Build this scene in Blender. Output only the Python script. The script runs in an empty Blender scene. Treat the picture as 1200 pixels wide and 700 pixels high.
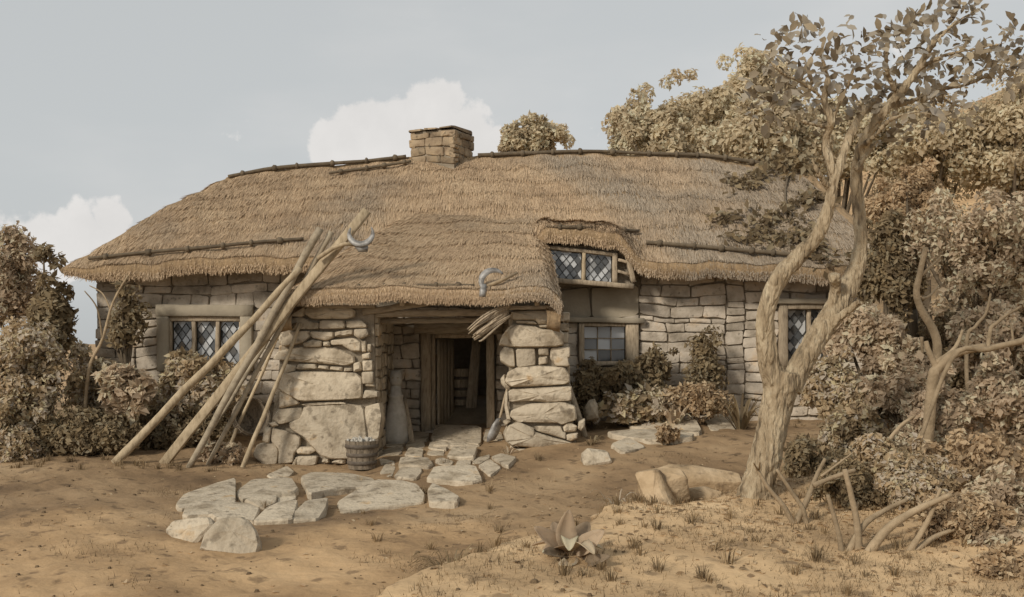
import bpy, bmesh, math, random
import numpy as np
from mathutils import Vector, Matrix
random.seed(7); RNG = np.random.default_rng(7)
scene = bpy.context.scene
COL = scene.collection
# ------------------------------------------------------------------ camera, sky, sun, exposure
H = 1.6; F = 1200.0; HZ = 400.0                       # eye height (m), focal length (px of a 1200 px frame), horizon row
cam = bpy.data.cameras.new('camera'); camo = bpy.data.objects.new('camera', cam); COL.objects.link(camo)
camo.location = (0, 0, H); camo.rotation_euler = (math.radians(90), 0, 0)
cam.sensor_width = 36; cam.lens = 36.0 * F / 1200; cam.shift_y = (HZ - 350) / 1200
cam.clip_end = 2000; scene.camera = camo
SUN = Vector((0.58, 0.68, -0.50)).normalized()        # travel direction of the sunlight
world = bpy.data.worlds.new('World'); scene.world = world; world.use_nodes = True
scene.view_settings.view_transform = 'Standard'; scene.view_settings.look = 'None'
scene.view_settings.exposure = 0.0; scene.view_settings.gamma = 1.0
scene.render.engine = 'CYCLES'; scene.cycles.use_denoising = True
try: scene.cycles.denoiser = 'OPENIMAGEDENOISE'
except Exception: pass
scene.cycles.max_bounces = 5; scene.cycles.diffuse_bounces = 3; scene.cycles.transmission_bounces = 3

def pxdir(px, py):
    return Vector(((px - 600) / F, 1.0, -(py - HZ) / F)).normalized()

def build_world():
    nt = world.node_tree; nt.nodes.clear(); N = nt.nodes.new; L = nt.links.new
    out = N('ShaderNodeOutputWorld'); bg = N('ShaderNodeBackground'); bg.inputs['Strength'].default_value = 0.115
    L(bg.outputs[0], out.inputs[0])
    sky = N('ShaderNodeTexSky'); sky.sky_type = 'NISHITA'; sky.sun_disc = False
    sky.sun_elevation = math.asin(-SUN.z); sky.sun_rotation = math.atan2(-SUN.x, -SUN.y)
    sky.air_density = 1.0; sky.dust_density = 2.0; sky.ozone_density = 1.0
    hsv = N('ShaderNodeHueSaturation'); hsv.inputs['Saturation'].default_value = 0.22; hsv.inputs['Value'].default_value = 1.0
    L(sky.outputs[0], hsv.inputs['Color'])
    mulv = N('ShaderNodeMixRGB'); mulv.blend_type = 'MIX'; mulv.inputs[0].default_value = 0.8
    mulv.inputs[2].default_value = (4.95, 5.16, 5.2, 1)                # thin high haze evens the blue out
    L(hsv.outputs[0], mulv.inputs[1])
    tc = N('ShaderNodeTexCoord')
    noi = N('ShaderNodeTexNoise'); noi.inputs['Scale'].default_value = 13; noi.inputs['Detail'].default_value = 7; noi.inputs['Roughness'].default_value = 0.6
    L(tc.outputs['Generated'], noi.inputs['Vector'])
    big = N('ShaderNodeTexNoise'); big.inputs['Scale'].default_value = 2.2; big.inputs['Detail'].default_value = 5
    mp = N('ShaderNodeMapping'); mp.inputs['Scale'].default_value = (1, 1, 3.2); L(tc.outputs['Generated'], mp.inputs['Vector']); L(mp.outputs[0], big.inputs['Vector'])
    blobs = [(430, 150, 52), (405, 172, 46), (505, 132, 50), (478, 150, 52), (548, 158, 46), (575, 172, 34), (520, 120, 34),
             (132, 262, 34), (100, 276, 38), (40, 300, 50), (166, 284, 32), (-40, 300, 60), 
             (-420, 150, 90), (-330, 190, 80), (1500, 60, 90), (1620, 110, 110), (2100, -300, 200), (-900, -300, 200)]
    last = None
    for (x, y, r) in blobs:
        vm = N('ShaderNodeVectorMath'); vm.operation = 'DISTANCE'; d = pxdir(x, y)
        L(tc.outputs['Generated'], vm.inputs[0]); vm.inputs[1].default_value = d
        mr = N('ShaderNodeMapRange'); mr.inputs['From Min'].default_value = r * 1.25 / F; mr.inputs['From Max'].default_value = r * 0.3 / F
        L(vm.outputs['Value'], mr.inputs['Value'])
        if last is None: last = mr.outputs[0]
        else:
            mx = N('ShaderNodeMath'); mx.operation = 'MAXIMUM'; L(last, mx.inputs[0]); L(mr.outputs[0], mx.inputs[1]); last = mx.outputs[0]
    a = N('ShaderNodeMath'); a.operation = 'MULTIPLY_ADD'; L(noi.outputs['Fac'], a.inputs[0]); a.inputs[1].default_value = 2.4
    L(last, a.inputs[2])
    mr = N('ShaderNodeMapRange'); mr.interpolation_type = 'SMOOTHSTEP'
    mr.inputs['From Min'].default_value = 1.53; mr.inputs['From Max'].default_value = 1.76; L(a.outputs[0], mr.inputs['Value'])
    wash = N('ShaderNodeMapRange'); wash.interpolation_type = 'SMOOTHSTEP'
    wash.inputs['From Min'].default_value = 0.48; wash.inputs['From Max'].default_value = 0.72; wash.inputs['To Max'].default_value = 0.35; L(big.outputs['Fac'], wash.inputs['Value'])
    mx = N('ShaderNodeMath'); mx.operation = 'MAXIMUM'; L(mr.outputs[0], mx.inputs[0]); L(wash.outputs[0], mx.inputs[1])
    tint = N('ShaderNodeMixRGB'); tint.inputs[1].default_value = (5.5, 5.4, 5.3, 1); tint.inputs[2].default_value = (7.5, 7.3, 7.05, 1)
    L(noi.outputs['Fac'], tint.inputs[0])
    mix = N('ShaderNodeMixRGB'); L(mx.outputs[0], mix.inputs[0]); L(mulv.outputs[0], mix.inputs[1]); L(tint.outputs[0], mix.inputs[2])
    L(mix.outputs[0], bg.inputs['Color'])
build_world()
sl = bpy.data.lights.new('sun', 'SUN'); sl.energy = 2.7; sl.angle = math.radians(8); sl.color = (1.0, 0.93, 0.82)
so = bpy.data.objects.new('sun', sl); COL.objects.link(so); so.rotation_euler = SUN.to_track_quat('-Z', 'Y').to_euler(); so.location = (-8, -8, 12)

# ------------------------------------------------------------------ helpers
WL = {}
def tag(o, label=None, cat=None, group=None, kind=None):
    if label: o['label'] = label
    if cat: o['category'] = cat
    if group: o['group'] = group
    if kind: o['kind'] = kind
    return o
def thing(name, loc, label, cat, group=None):
    o = bpy.data.objects.new(name, None); COL.objects.link(o); o.location = loc; o.empty_display_size = .1
    WL[o.name] = Vector(loc); return tag(o, label, cat, group)
def mk(name, V, Fc, mat, parent=None, smooth=True, attr=None, origin=None):
    V = np.asarray(V, dtype=np.float64).reshape(-1, 3)
    if origin is None:
        mn = V.min(0); mxx = V.max(0); origin = ((mn[0] + mxx[0]) / 2, (mn[1] + mxx[1]) / 2, mn[2])
    origin = np.array(origin)
    me = bpy.data.meshes.new(name)
    if isinstance(Fc, np.ndarray):
        n, k = Fc.shape
        me.vertices.add(len(V)); me.vertices.foreach_set('co', (V - origin).astype(np.float32).ravel())
        me.loops.add(n * k); me.loops.foreach_set('vertex_index', Fc.astype(np.int32).ravel())
        me.polygons.add(n); me.polygons.foreach_set('loop_start', np.arange(0, n * k, k, dtype=np.int32))
        me.update(calc_edges=True)
    else:
        me.from_pydata([tuple(v) for v in (V - origin)], [], Fc)
    if smooth: me.polygons.foreach_set('use_smooth', np.ones(len(me.polygons), dtype=bool))
    if attr is not None:
        at = me.attributes.new('c', 'FLOAT', 'FACE'); at.data.foreach_set('value', np.asarray(attr, dtype=np.float32))
    if name in ('stone', 'paving_stone', 'boulder', 'capstone'): me.set_sharp_from_angle(angle=math.radians(32))
    me.materials.append(mat)
    o = bpy.data.objects.new(name, me); COL.objects.link(o)
    pw = WL[parent.name] if parent is not None else Vector((0, 0, 0))
    if parent is not None: o.parent = parent
    o.location = Vector(origin) - pw; WL[o.name] = Vector(origin)
    return o
def copy_tree(o, loc=None, parent=None, rotz=0.0, scale=1.0):
    c = o.copy(); COL.objects.link(c); c.parent = parent
    if loc is not None: c.location = loc
    if parent is None: c.rotation_euler = (0, 0, rotz); c.scale = (scale,) * 3
    for ch in list(o.children): copy_tree(ch, None, c)
    return c
class B:
    def __init__(s): s.v = []; s.f = []
    def add(s, VF):
        V, Fc = VF; n = len(s.v); s.v += [tuple(v) for v in V]; s.f += [tuple(i + n for i in f) for f in Fc]; return s
    def mk(s, name, mat, parent=None, smooth=True): return mk(name, s.v, s.f, mat, parent, smooth)
def P(px, py, Y): return np.array([(px - 600) / F * Y, Y, H - (py - HZ) / F * Y])
def nse(p, k=1.0, s=0.0):
    x, y, z = p[..., 0] * k, p[..., 1] * k, p[..., 2] * k
    return (np.sin(1.7 * x + 2.3 * z + s) + np.sin(2.9 * y - 1.3 * x + 1.1 + s * 2) + np.sin(3.7 * z + 1.9 * y + 2.2 * x + s * 3) + .5 * np.sin(6.1 * x + 5.3 * y + 4.7 * z + s)) / 3.5
def tube(pts, rads, n=8, wob=0.0, seed=0, cap=True):
    pts = [Vector(p) for p in pts]; V = []; Fc = []
    ts = []
    for i in range(len(pts)):
        a = pts[max(i - 1, 0)]; b = pts[min(i + 1, len(pts) - 1)]; ts.append((b - a).normalized())
    t0 = ts[0]; up = Vector((0, 0, 1)) if abs(t0.z) < .9 else Vector((1, 0, 0)); nn = t0.cross(up).normalized()
    rs = random.Random(seed)
    for i, (p, t) in enumerate(zip(pts, ts)):
        nn = (nn - t * nn.dot(t)).normalized(); bb = t.cross(nn)
        for k in range(n):
            a = 2 * math.pi * k / n; r = rads[i] * (1 + wob * (rs.random() - .5) * 2)
            V.append(p + nn * math.cos(a) * r + bb * math.sin(a) * r)
    for i in range(len(pts) - 1):
        for k in range(n):
            Fc.append((i * n + k, i * n + (k + 1) % n, (i + 1) * n + (k + 1) % n, (i + 1) * n + k))
    if cap:
        Fc.append(tuple(reversed(range(n)))); Fc.append(tuple((len(pts) - 1) * n + k for k in range(n)))
    return V, Fc
def spline(pts, rads, m=5):
    """Catmull-Rom through points with radii."""
    P_ = [Vector(p) for p in pts]; o = []; r = []
    for i in range(len(P_) - 1):
        p0 = P_[max(i - 1, 0)]; p1 = P_[i]; p2 = P_[i + 1]; p3 = P_[min(i + 2, len(P_) - 1)]
        for k in range(m):
            t = k / m
            o.append(0.5 * ((2 * p1) + (p2 - p0) * t + (2 * p0 - 5 * p1 + 4 * p2 - p3) * t * t + (3 * p1 - p0 - 3 * p2 + p3) * t ** 3)); r.append(rads[i] * (1 - t) + rads[i + 1] * t)
    o.append(P_[-1]); r.append(rads[-1]); return o, r
def beam(p0, p1, w, h, seg=6, jit=0.006, seed=0, up=(0, 0, 1)):
    p0 = Vector(p0); p1 = Vector(p1); t = (p1 - p0).normalized(); u = Vector(up)
    if abs(t.dot(u)) > .95: u = Vector((0, 1, 0))
    s = t.cross(u).normalized(); u = s.cross(t); rs = random.Random(seed); V = []; Fc = []
    for i in range(seg + 1):
        c = p0.lerp(p1, i / seg) + s * rs.uniform(-jit, jit) + u * rs.uniform(-jit, jit)
        e = .12 * min(w, h)
        for (a, b) in ((-w / 2 + e, -h / 2), (w / 2 - e, -h / 2), (w / 2, -h / 2 + e), (w / 2, h / 2 - e), (w / 2 - e, h / 2), (-w / 2 + e, h / 2), (-w / 2, h / 2 - e), (-w / 2, -h / 2 + e)):
            V.append(c + s * (a + rs.uniform(-jit, jit) * .4) + u * (b + rs.uniform(-jit, jit) * .4))
    for i in range(seg):
        for k in range(8): Fc.append((i * 8 + k, i * 8 + (k + 1) % 8, i * 8 + 8 + (k + 1) % 8, i * 8 + 8 + k))
    Fc.append(tuple(reversed(range(8)))); Fc.append(tuple(seg * 8 + k for k in range(8)))
    return V, Fc
def box(x0, x1, y0, y1, z0, z1):
    V = [(x0, y0, z0), (x1, y0, z0), (x1, y1, z0), (x0, y1, z0), (x0, y0, z1), (x1, y0, z1), (x1, y1, z1), (x0, y1, z1)]
    return V, [(0, 3, 2, 1), (4, 5, 6, 7), (0, 1, 5, 4), (1, 2, 6, 5), (2, 3, 7, 6), (3, 0, 4, 7)]
def lathe(prof, n=16, c=(0, 0, 0), tilt=None):
    V = []; Fc = []
    for (r, z) in prof:
        for k in range(n):
            a = 2 * math.pi * k / n; V.append(Vector((r * math.cos(a), r * math.sin(a), z)))
    if tilt is not None: V = [tilt @ v for v in V]
    V = [v + Vector(c) for v in V]
    for i in range(len(prof) - 1):
        for k in range(n): Fc.append((i * n + k, i * n + (k + 1) % n, (i + 1) * n + (k + 1) % n, (i + 1) * n + k))
    return V, Fc
def chaikin(pts, q=.22):
    o = []
    for i in range(len(pts)):
        a = pts[i]; b = pts[(i + 1) % len(pts)]
        o.append(a * (1 - q) + b * q); o.append(a * q + b * (1 - q))
    return o
def stone_geo(pts2, org, u, v, n, depth=.25, bev=.03, bulge=.03, rs=random, rnd=True):
    """pts2: outline in the (u, v) plane; n: outward normal. Rounded block with an uneven face."""
    pts = [np.array(p, float) for p in pts2]
    area = sum(pts[i][0] * pts[(i + 1) % len(pts)][1] - pts[(i + 1) % len(pts)][0] * pts[i][1] for i in range(len(pts)))
    if area < 0: pts = pts[::-1]
    if rnd: pts = chaikin(pts, .10)
    c = sum(pts) / len(pts); m = len(pts); V = []; Fc = []
    org, u, v, n = (np.array(a, float) for a in (org, u, v, n))
    size = max(np.linalg.norm(p - c) for p in pts)
    tx, ty = rs.uniform(-.05, .05), rs.uniform(-.05, .05)
    def put(p, d): V.append(org + u * p[0] + v * p[1] + n * d)
    for k in range(4):
        for p in pts:
            r = np.linalg.norm(p - c) + 1e-6; q = p - c
            t = tx * q[0] + ty * q[1]
            if k == 0: put(p, -depth)
            elif k == 1: put(p, -bev * 1.1 + t)
            elif k == 2: put(c + q * (1 - min(bev * .8, r * .35) / r), 0 + t + rs.uniform(-.2, .2) * bev)
            else: put(c + q * .55, bulge * rs.uniform(.2, 1.2) + t)
    put(c, bulge * rs.uniform(.7, 1.15))
    for k in range(3):
        for i in range(m): Fc.append((k * m + i, k * m + (i + 1) % m, (k + 1) * m + (i + 1) % m, (k + 1) * m + i))
    for i in range(m): Fc.append((3 * m + i, 3 * m + (i + 1) % m, 4 * m))
    return V, Fc
def ray_plane(px, py, org, n):
    d = np.array([(px - 600) / F, 1.0, -(py - HZ) / F]); o = np.array([0, 0, H]); t = np.dot(org - o, n) / np.dot(d, n); return o + d * t
def stone_px(poly, org, n, depth, bev=.03, bulge=.03, rs=random):
    """outline seen in the picture, set on the plane through org with normal n"""
    org = np.array(org, float); n = np.array(n, float); n /= np.linalg.norm(n)
    u = np.cross(np.array([0, 0, 1.0]), n) if abs(n[2]) < .95 else np.array([1.0, 0, 0])
    u = u - n * np.dot(u, n); u /= np.linalg.norm(u); v = np.cross(n, u)
    pts = []
    for (x, y) in poly:
        q = ray_plane(x, y, org, n) - org; pts.append((np.dot(q, u), np.dot(q, v)))
    return stone_geo(pts, org, u, v, n, depth, bev, bulge, rs)
def zc(poly, ox, oy, s): return [(ox + x / s, oy + y / s) for x, y in poly]

# ------------------------------------------------------------------ materials
def nodes(name):
    m = bpy.data.materials.new(name); m.use_nodes = True; nt = m.node_tree; nt.nodes.clear()
    out = nt.nodes.new('ShaderNodeOutputMaterial'); return m, nt, out
def ramp(nt, cols):
    r = nt.nodes.new('ShaderNodeValToRGB'); e = r.color_ramp.elements
    while len(e) < len(cols): e.new(0.5)
    for i, c in enumerate(cols): e[i].position = .30 + .41 * i / (len(cols) - 1); e[i].color = (*c, 1)
    return r
def mat(name, cols, scale=3, detail=8, rough=.92, bump=.4, bscale=30, stretch=(1, 1, 1), orand=.25, speck=None, spec=.2, metal=0.0, bdist=.02):
    m, nt, out = nodes(name); N = nt.nodes.new; L = nt.links.new
    bs = N('ShaderNodeBsdfPrincipled'); L(bs.outputs[0], out.inputs[0]); bs.inputs['Roughness'].default_value = rough
    bs.inputs['Specular IOR Level'].default_value = spec; bs.inputs['Metallic'].default_value = metal
    geo = N('ShaderNodeNewGeometry'); mp = N('ShaderNodeMapping'); mp.inputs['Scale'].default_value = stretch; L(geo.outputs['Position'], mp.inputs['Vector'])
    n1 = N('ShaderNodeTexNoise'); n1.inputs['Scale'].default_value = scale; n1.inputs['Detail'].default_value = detail; n1.inputs['Roughness'].default_value = .62
    L(mp.outputs[0], n1.inputs['Vector']); r = ramp(nt, cols); L(n1.outputs['Fac'], r.inputs[0])
    oi = N('ShaderNodeObjectInfo'); mr = N('ShaderNodeMapRange'); mr.inputs['To Min'].default_value = 1 - orand; mr.inputs['To Max'].default_value = 1 + orand; L(oi.outputs['Random'], mr.inputs['Value'])
    mul = N('ShaderNodeVectorMath'); mul.operation = 'SCALE'; L(r.outputs[0], mul.inputs[0]); L(mr.outputs[0], mul.inputs['Scale'])
    col = mul.outputs[0]
    if speck:
        n3 = N('ShaderNodeTexNoise'); n3.inputs['Scale'].default_value = speck[1]; n3.inputs['Detail'].default_value = 5; L(mp.outputs[0], n3.inputs['Vector'])
        m3 = N('ShaderNodeMapRange'); m3.inputs['From Min'].default_value = speck[2]; m3.inputs['From Max'].default_value = speck[2] + .09; L(n3.outputs['Fac'], m3.inputs['Value'])
        m3.inputs['To Max'].default_value = speck[3]
        mx = N('ShaderNodeMixRGB'); L(m3.outputs[0], mx.inputs[0]); L(col, mx.inputs[1]); mx.inputs[2].default_value = (*speck[0], 1); col = mx.outputs[0]
    L(col, bs.inputs['Base Color'])
    n2 = N('ShaderNodeTexNoise'); n2.inputs['Scale'].default_value = bscale; n2.inputs['Detail'].default_value = 8; L(mp.outputs[0], n2.inputs['Vector'])
    bp = N('ShaderNodeBump'); bp.inputs['Strength'].default_value = bump; bp.inputs['Distance'].default_value = bdist; L(n2.outputs['Fac'], bp.inputs['Height']); L(bp.outputs[0], bs.inputs['Normal'])
    return m
def leafmat(name, cols, trans=.25, rough=.7):
    m, nt, out = nodes(name); N = nt.nodes.new; L = nt.links.new
    at = N('ShaderNodeAttribute'); at.attribute_name = 'c'; r = ramp(nt, cols)
    for i, e in enumerate(r.color_ramp.elements): e.position = i / (len(cols) - 1)
    oi = N('ShaderNodeObjectInfo'); ad = N('ShaderNodeMath'); ad.operation = 'ADD'; L(at.outputs['Fac'], ad.inputs[0]); L(oi.outputs['Random'], ad.inputs[1])
    fr = N('ShaderNodeMath'); fr.operation = 'FRACT'; L(ad.outputs[0], fr.inputs[0]); L(fr.outputs[0], r.inputs[0])
    d = N('ShaderNodeBsdfPrincipled'); d.inputs['Roughness'].default_value = rough; d.inputs['Specular IOR Level'].default_value = .25; L(r.outputs[0], d.inputs['Base Color'])
    t = N('ShaderNodeBsdfTranslucent'); L(r.outputs[0], t.inputs['Color'])
    mx = N('ShaderNodeMixShader'); mx.inputs[0].default_value = trans; L(d.outputs[0], mx.inputs[1]); L(t.outputs[0], mx.inputs[2]); L(mx.outputs[0], out.inputs[0])
    return m
M = {}
M['earth'] = mat('earth', [(0.2, 0.127, 0.068), (0.365, 0.236, 0.123), (0.495, 0.33, 0.177), (0.589, 0.412, 0.233)], scale=.55, detail=12, bump=.55, bscale=9, bdist=.04, orand=0, speck=((.12, .076, .042), 5, .58, .6), stretch=(1, 1, 1))
M['stone'] = mat('stone', [(0.211, 0.165, 0.11), (0.362, 0.296, 0.211), (0.472, 0.396, 0.292), (0.502, 0.422, 0.311), (0.442, 0.307, 0.171)], scale=2.6, detail=10, bump=.8, bscale=16, bdist=.03, orand=.14, speck=((.17, .135, .095), 7, .575, .7))
M['wallstone'] = mat('wallstone', [(0.23, 0.191, 0.143), (0.391, 0.33, 0.255), (0.506, 0.436, 0.349), (0.506, 0.383, 0.255)], scale=2.6, bump=.6, bscale=22, orand=.2, speck=((.12, .10, .075), 9, .6, .6))
M['chimneystone'] = mat('chimneystone', [(.14, .10, .065), (.25, .185, .12), (.32, .245, .16), (.33, .23, .13)], scale=3, bump=.7, bscale=18, orand=.25, speck=((.10, .08, .055), 9, .57, .7))
M['bankrock'] = mat('bankrock', [(.26, .18, .10), (.40, .29, .175), (.48, .365, .235)], scale=2.6, detail=10, bump=.9, bscale=12, bdist=.03, orand=.1, speck=((.2, .14, .085), 6, .58, .7))
M['mortar'] = mat('mortar', [(0.189, 0.158, 0.115), (0.33, 0.273, 0.203)], scale=6, bump=.9, bscale=35, orand=0)
M['plaster'] = mat('plaster', [(0.275, 0.234, 0.172), (0.413, 0.351, 0.261)], scale=2, bump=.4, bscale=18, orand=.1)
M['wood'] = mat('wood', [(0.23, 0.179, 0.122), (0.389, 0.309, 0.216), (0.489, 0.396, 0.273)], scale=6, bump=.5, bscale=30, stretch=(5, 5, 1), orand=.2)
M['beam'] = mat('beam', [(0.209, 0.164, 0.113), (0.351, 0.284, 0.202), (0.448, 0.367, 0.261)], scale=6, bump=.5, bscale=30, stretch=(1, 6, 6), orand=.2)
M['doorwood'] = mat('doorwood', [(.26, .21, .15), (.42, .35, .255), (.5, .42, .31)], scale=5, bump=.5, bscale=30, stretch=(5, 5, 1), orand=.12)
M['pole'] = mat('pole', [(0.275, 0.209, 0.132), (0.44, 0.347, 0.226), (0.55, 0.44, 0.297)], scale=5, bump=.4, bscale=24, stretch=(3, 3, 1.2), orand=.18)
M['darkpole'] = mat('darkpole', [(0.173, 0.143, 0.101), (0.347, 0.285, 0.202), (0.425, 0.36, 0.257)], scale=6, bump=.5, bscale=30, orand=.1)
M['rod'] = mat('rod', [(.085, .066, .045), (.17, .13, .085)], scale=8, bump=.4, orand=.15)
M['iron'] = mat('iron', [(.10, .09, .08), (.28, .265, .245), (.42, .41, .39)], scale=9, rough=.55, bump=.25, metal=.3, orand=.05, spec=.4)
M['thatch'] = mat('thatch', [(0.217, 0.147, 0.083), (0.375, 0.259, 0.147), (0.5, 0.342, 0.192)], scale=2.2, bump=.9, bscale=26, stretch=(6, 1.2, 1.2), orand=0, bdist=.04)
M['bark'] = mat('bark', [(0.117, 0.091, 0.058), (0.308, 0.232, 0.145), (0.445, 0.354, 0.234), (0.531, 0.445, 0.303)], scale=1.6, bump=1.0, bscale=5, stretch=(5, 5, 1.1), orand=.08, bdist=.07, speck=((.09, .066, .045), 2.6, .6, .75))
M['twig'] = mat('twig', [(0.209, 0.154, 0.094), (0.385, 0.292, 0.187)], scale=8, bump=.5, bscale=30, orand=.15)
M['darktwig'] = mat('darktwig', [(.09, .068, .045), (.18, .14, .095)], scale=8, bump=.5, bscale=30, orand=.15)
M['tub'] = mat('tub', [(0.106, 0.084, 0.06), (0.227, 0.182, 0.132), (0.302, 0.243, 0.178)], scale=7, bump=.5, bscale=30, stretch=(5, 5, 1), orand=.25)
M['pale'] = mat('pale', [(0.368, 0.331, 0.276), (0.534, 0.497, 0.432)], scale=9, bump=.4, orand=.15)
M['hoop'] = mat('hoop', [(.07, .055, .042), (.16, .13, .10)], scale=12, rough=.7, bump=.3, orand=.1)
M['lead'] = mat('lead', [(.05, .05, .05), (.1, .1, .098)], scale=9, rough=.6, bump=.1, orand=0)
M['floor'] = mat('floor', [(0.224, 0.175, 0.119), (0.378, 0.294, 0.196)], scale=3, bump=.6, bscale=18, orand=0)
def glass():
    m, nt, out = nodes('glass'); N = nt.nodes.new; L = nt.links.new
    at = N('ShaderNodeAttribute'); at.attribute_name = 'c'; r = ramp(nt, [(.06, .06, .058), (.20, .20, .195), (.52, .525, .52)]); L(at.outputs['Fac'], r.inputs[0])
    bs = N('ShaderNodeBsdfPrincipled'); L(r.outputs[0], bs.inputs['Base Color']); bs.inputs['Roughness'].default_value = .12; bs.inputs['Specular IOR Level'].default_value = .9
    L(bs.outputs[0], out.inputs[0]); return m
M['glass'] = glass()
def strawmat(name, cols, cols2):
    """straw: a colour per stalk, and greyer, darker stretches increasing towards the right end"""
    m, nt, out = nodes(name); N = nt.nodes.new; L = nt.links.new
    at = N('ShaderNodeAttribute'); at.attribute_name = 'c'; r = ramp(nt, cols); L(at.outputs['Fac'], r.inputs[0]); r2 = ramp(nt, cols2); L(at.outputs['Fac'], r2.inputs[0])
    for rr in (r, r2):
        for i, e in enumerate(rr.color_ramp.elements): e.position = i / (len(cols) - 1)
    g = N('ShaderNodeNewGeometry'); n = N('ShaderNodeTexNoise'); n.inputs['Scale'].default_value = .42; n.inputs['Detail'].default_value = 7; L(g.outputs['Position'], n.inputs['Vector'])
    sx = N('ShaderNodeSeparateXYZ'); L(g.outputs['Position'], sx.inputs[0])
    k = N('ShaderNodeMapRange'); k.inputs['From Min'].default_value = -1.5; k.inputs['From Max'].default_value = 6; k.inputs['To Min'].default_value = -.12; k.inputs['To Max'].default_value = .22; L(sx.outputs['X'], k.inputs['Value'])  # blend into the greyer, darker straw grows to the right
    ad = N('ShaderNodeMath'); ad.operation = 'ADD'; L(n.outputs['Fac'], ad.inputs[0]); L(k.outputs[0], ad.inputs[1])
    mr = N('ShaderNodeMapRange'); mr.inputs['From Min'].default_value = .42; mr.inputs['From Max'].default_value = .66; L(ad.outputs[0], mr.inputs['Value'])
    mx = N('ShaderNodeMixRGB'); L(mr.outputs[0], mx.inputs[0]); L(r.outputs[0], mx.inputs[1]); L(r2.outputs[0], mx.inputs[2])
    bs = N('ShaderNodeBsdfPrincipled'); bs.inputs['Roughness'].default_value = .85; bs.inputs['Specular IOR Level'].default_value = .15
    L(mx.outputs[0], bs.inputs['Base Color']); L(bs.outputs[0], out.inputs[0]); return m
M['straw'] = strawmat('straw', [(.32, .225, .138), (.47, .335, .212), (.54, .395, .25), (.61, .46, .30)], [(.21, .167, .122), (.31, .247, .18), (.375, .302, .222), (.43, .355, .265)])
M['leaf_olive'] = leafmat('leaf_olive', [(0.215, 0.158, 0.1), (0.401, 0.303, 0.178), (0.577, 0.431, 0.258), (0.606, 0.534, 0.445), (0.69, 0.592, 0.358)], trans=.5)
M['leaf_dark'] = leafmat('leaf_dark', [(0.145, 0.105, 0.061), (0.254, 0.189, 0.109), (0.385, 0.288, 0.162), (0.337, 0.288, 0.194)], trans=.5)
M['leaf_tan'] = leafmat('leaf_tan', [(0.283, 0.215, 0.143), (0.5, 0.381, 0.26), (0.69, 0.548, 0.386), (0.69, 0.642, 0.468)], trans=.5)
M['leaf_rust'] = leafmat('leaf_rust', [(0.235, 0.168, 0.105), (0.447, 0.319, 0.19), (0.612, 0.447, 0.271), (0.688, 0.555, 0.366)], trans=.5)
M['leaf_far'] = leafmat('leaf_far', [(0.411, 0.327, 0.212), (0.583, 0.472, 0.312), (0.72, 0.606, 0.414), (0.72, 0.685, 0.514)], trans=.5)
M['leaf_tree'] = leafmat('leaf_tree', [(0.14, 0.105, 0.067), (0.238, 0.182, 0.115), (0.329, 0.259, 0.168), (0.35, 0.329, 0.294), (0.42, 0.336, 0.217)], trans=.35)
M['grass'] = leafmat('grass', [(.10, .07, .038), (.20, .14, .075), (.30, .21, .115), (.38, .28, .16)], trans=.15)

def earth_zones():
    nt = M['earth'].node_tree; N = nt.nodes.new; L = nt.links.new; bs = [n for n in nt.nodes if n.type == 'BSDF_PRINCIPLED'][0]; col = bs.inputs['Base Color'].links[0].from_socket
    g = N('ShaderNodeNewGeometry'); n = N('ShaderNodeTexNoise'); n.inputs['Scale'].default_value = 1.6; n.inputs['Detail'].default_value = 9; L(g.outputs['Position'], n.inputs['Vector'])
    for (nm, tint, amt) in (('dark_yard', (.62, .63, .66), .9), ('bank', (1.16, 1.22, 1.28), .95)):  # ground darker towards the cottage, paler on the bank
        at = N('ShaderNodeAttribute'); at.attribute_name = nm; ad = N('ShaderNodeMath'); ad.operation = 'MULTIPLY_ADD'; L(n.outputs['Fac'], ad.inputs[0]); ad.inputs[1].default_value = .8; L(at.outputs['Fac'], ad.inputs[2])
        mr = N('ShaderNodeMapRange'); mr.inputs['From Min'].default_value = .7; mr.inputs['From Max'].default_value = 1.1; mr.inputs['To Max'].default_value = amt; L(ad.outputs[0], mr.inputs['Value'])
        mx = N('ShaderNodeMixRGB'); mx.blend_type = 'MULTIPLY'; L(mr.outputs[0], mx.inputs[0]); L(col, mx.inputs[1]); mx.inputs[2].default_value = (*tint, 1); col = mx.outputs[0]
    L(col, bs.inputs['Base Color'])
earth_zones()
M['clod'] = mat('clod', [(.09, .06, .035), (.2, .14, .08)], scale=8, bump=.4, orand=0)
# ------------------------------------------------------------------ the ground
CP = np.array([(-1, 19, -.04), (-6, 19, -.12), (3, 19, .16), (6.5, 19, .18), (-3.2, 16.3, -.4), (-1.2, 16.5, -.24), (.4, 16.4, -.12), (2.5, 17, .06), (4.5, 17, .08),
               (-6, 16.0, -.27), (-8.5, 16, -.3), (-3, 12, -.5), (0, 12, -.48), (2, 13, -.33), (3.6, 14, -.16), (6, 12.5, -.02), (-5, 9, -.5), (0, 8, -.5), (4, 8, -.5), (-5, 5, -.5), (5, 5, -.5),
               (0, 2.5, -.5), (8, 14, .25), (9, 10, .1), (-12, 12, -.35), (0, 26, .3), (-9, 25, .1), (9, 25, 1.0), (-9, 19, -.1), (-13, 20, 0), (8, 19, .5)], float)
def phi(r): return np.sqrt(r * r + 1.2)
A_ = np.zeros((len(CP) + 3,) * 2); D_ = np.linalg.norm(CP[:, None, :2] - CP[None, :, :2], axis=2)
A_[:len(CP), :len(CP)] = phi(D_); A_[:len(CP), -3] = 1; A_[:len(CP), -2:] = CP[:, :2]; A_[-3, :len(CP)] = 1; A_[-2:, :len(CP)] = CP[:, :2].T
W_ = np.linalg.solve(A_, np.concatenate([CP[:, 2], np.zeros(3)]))
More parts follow.
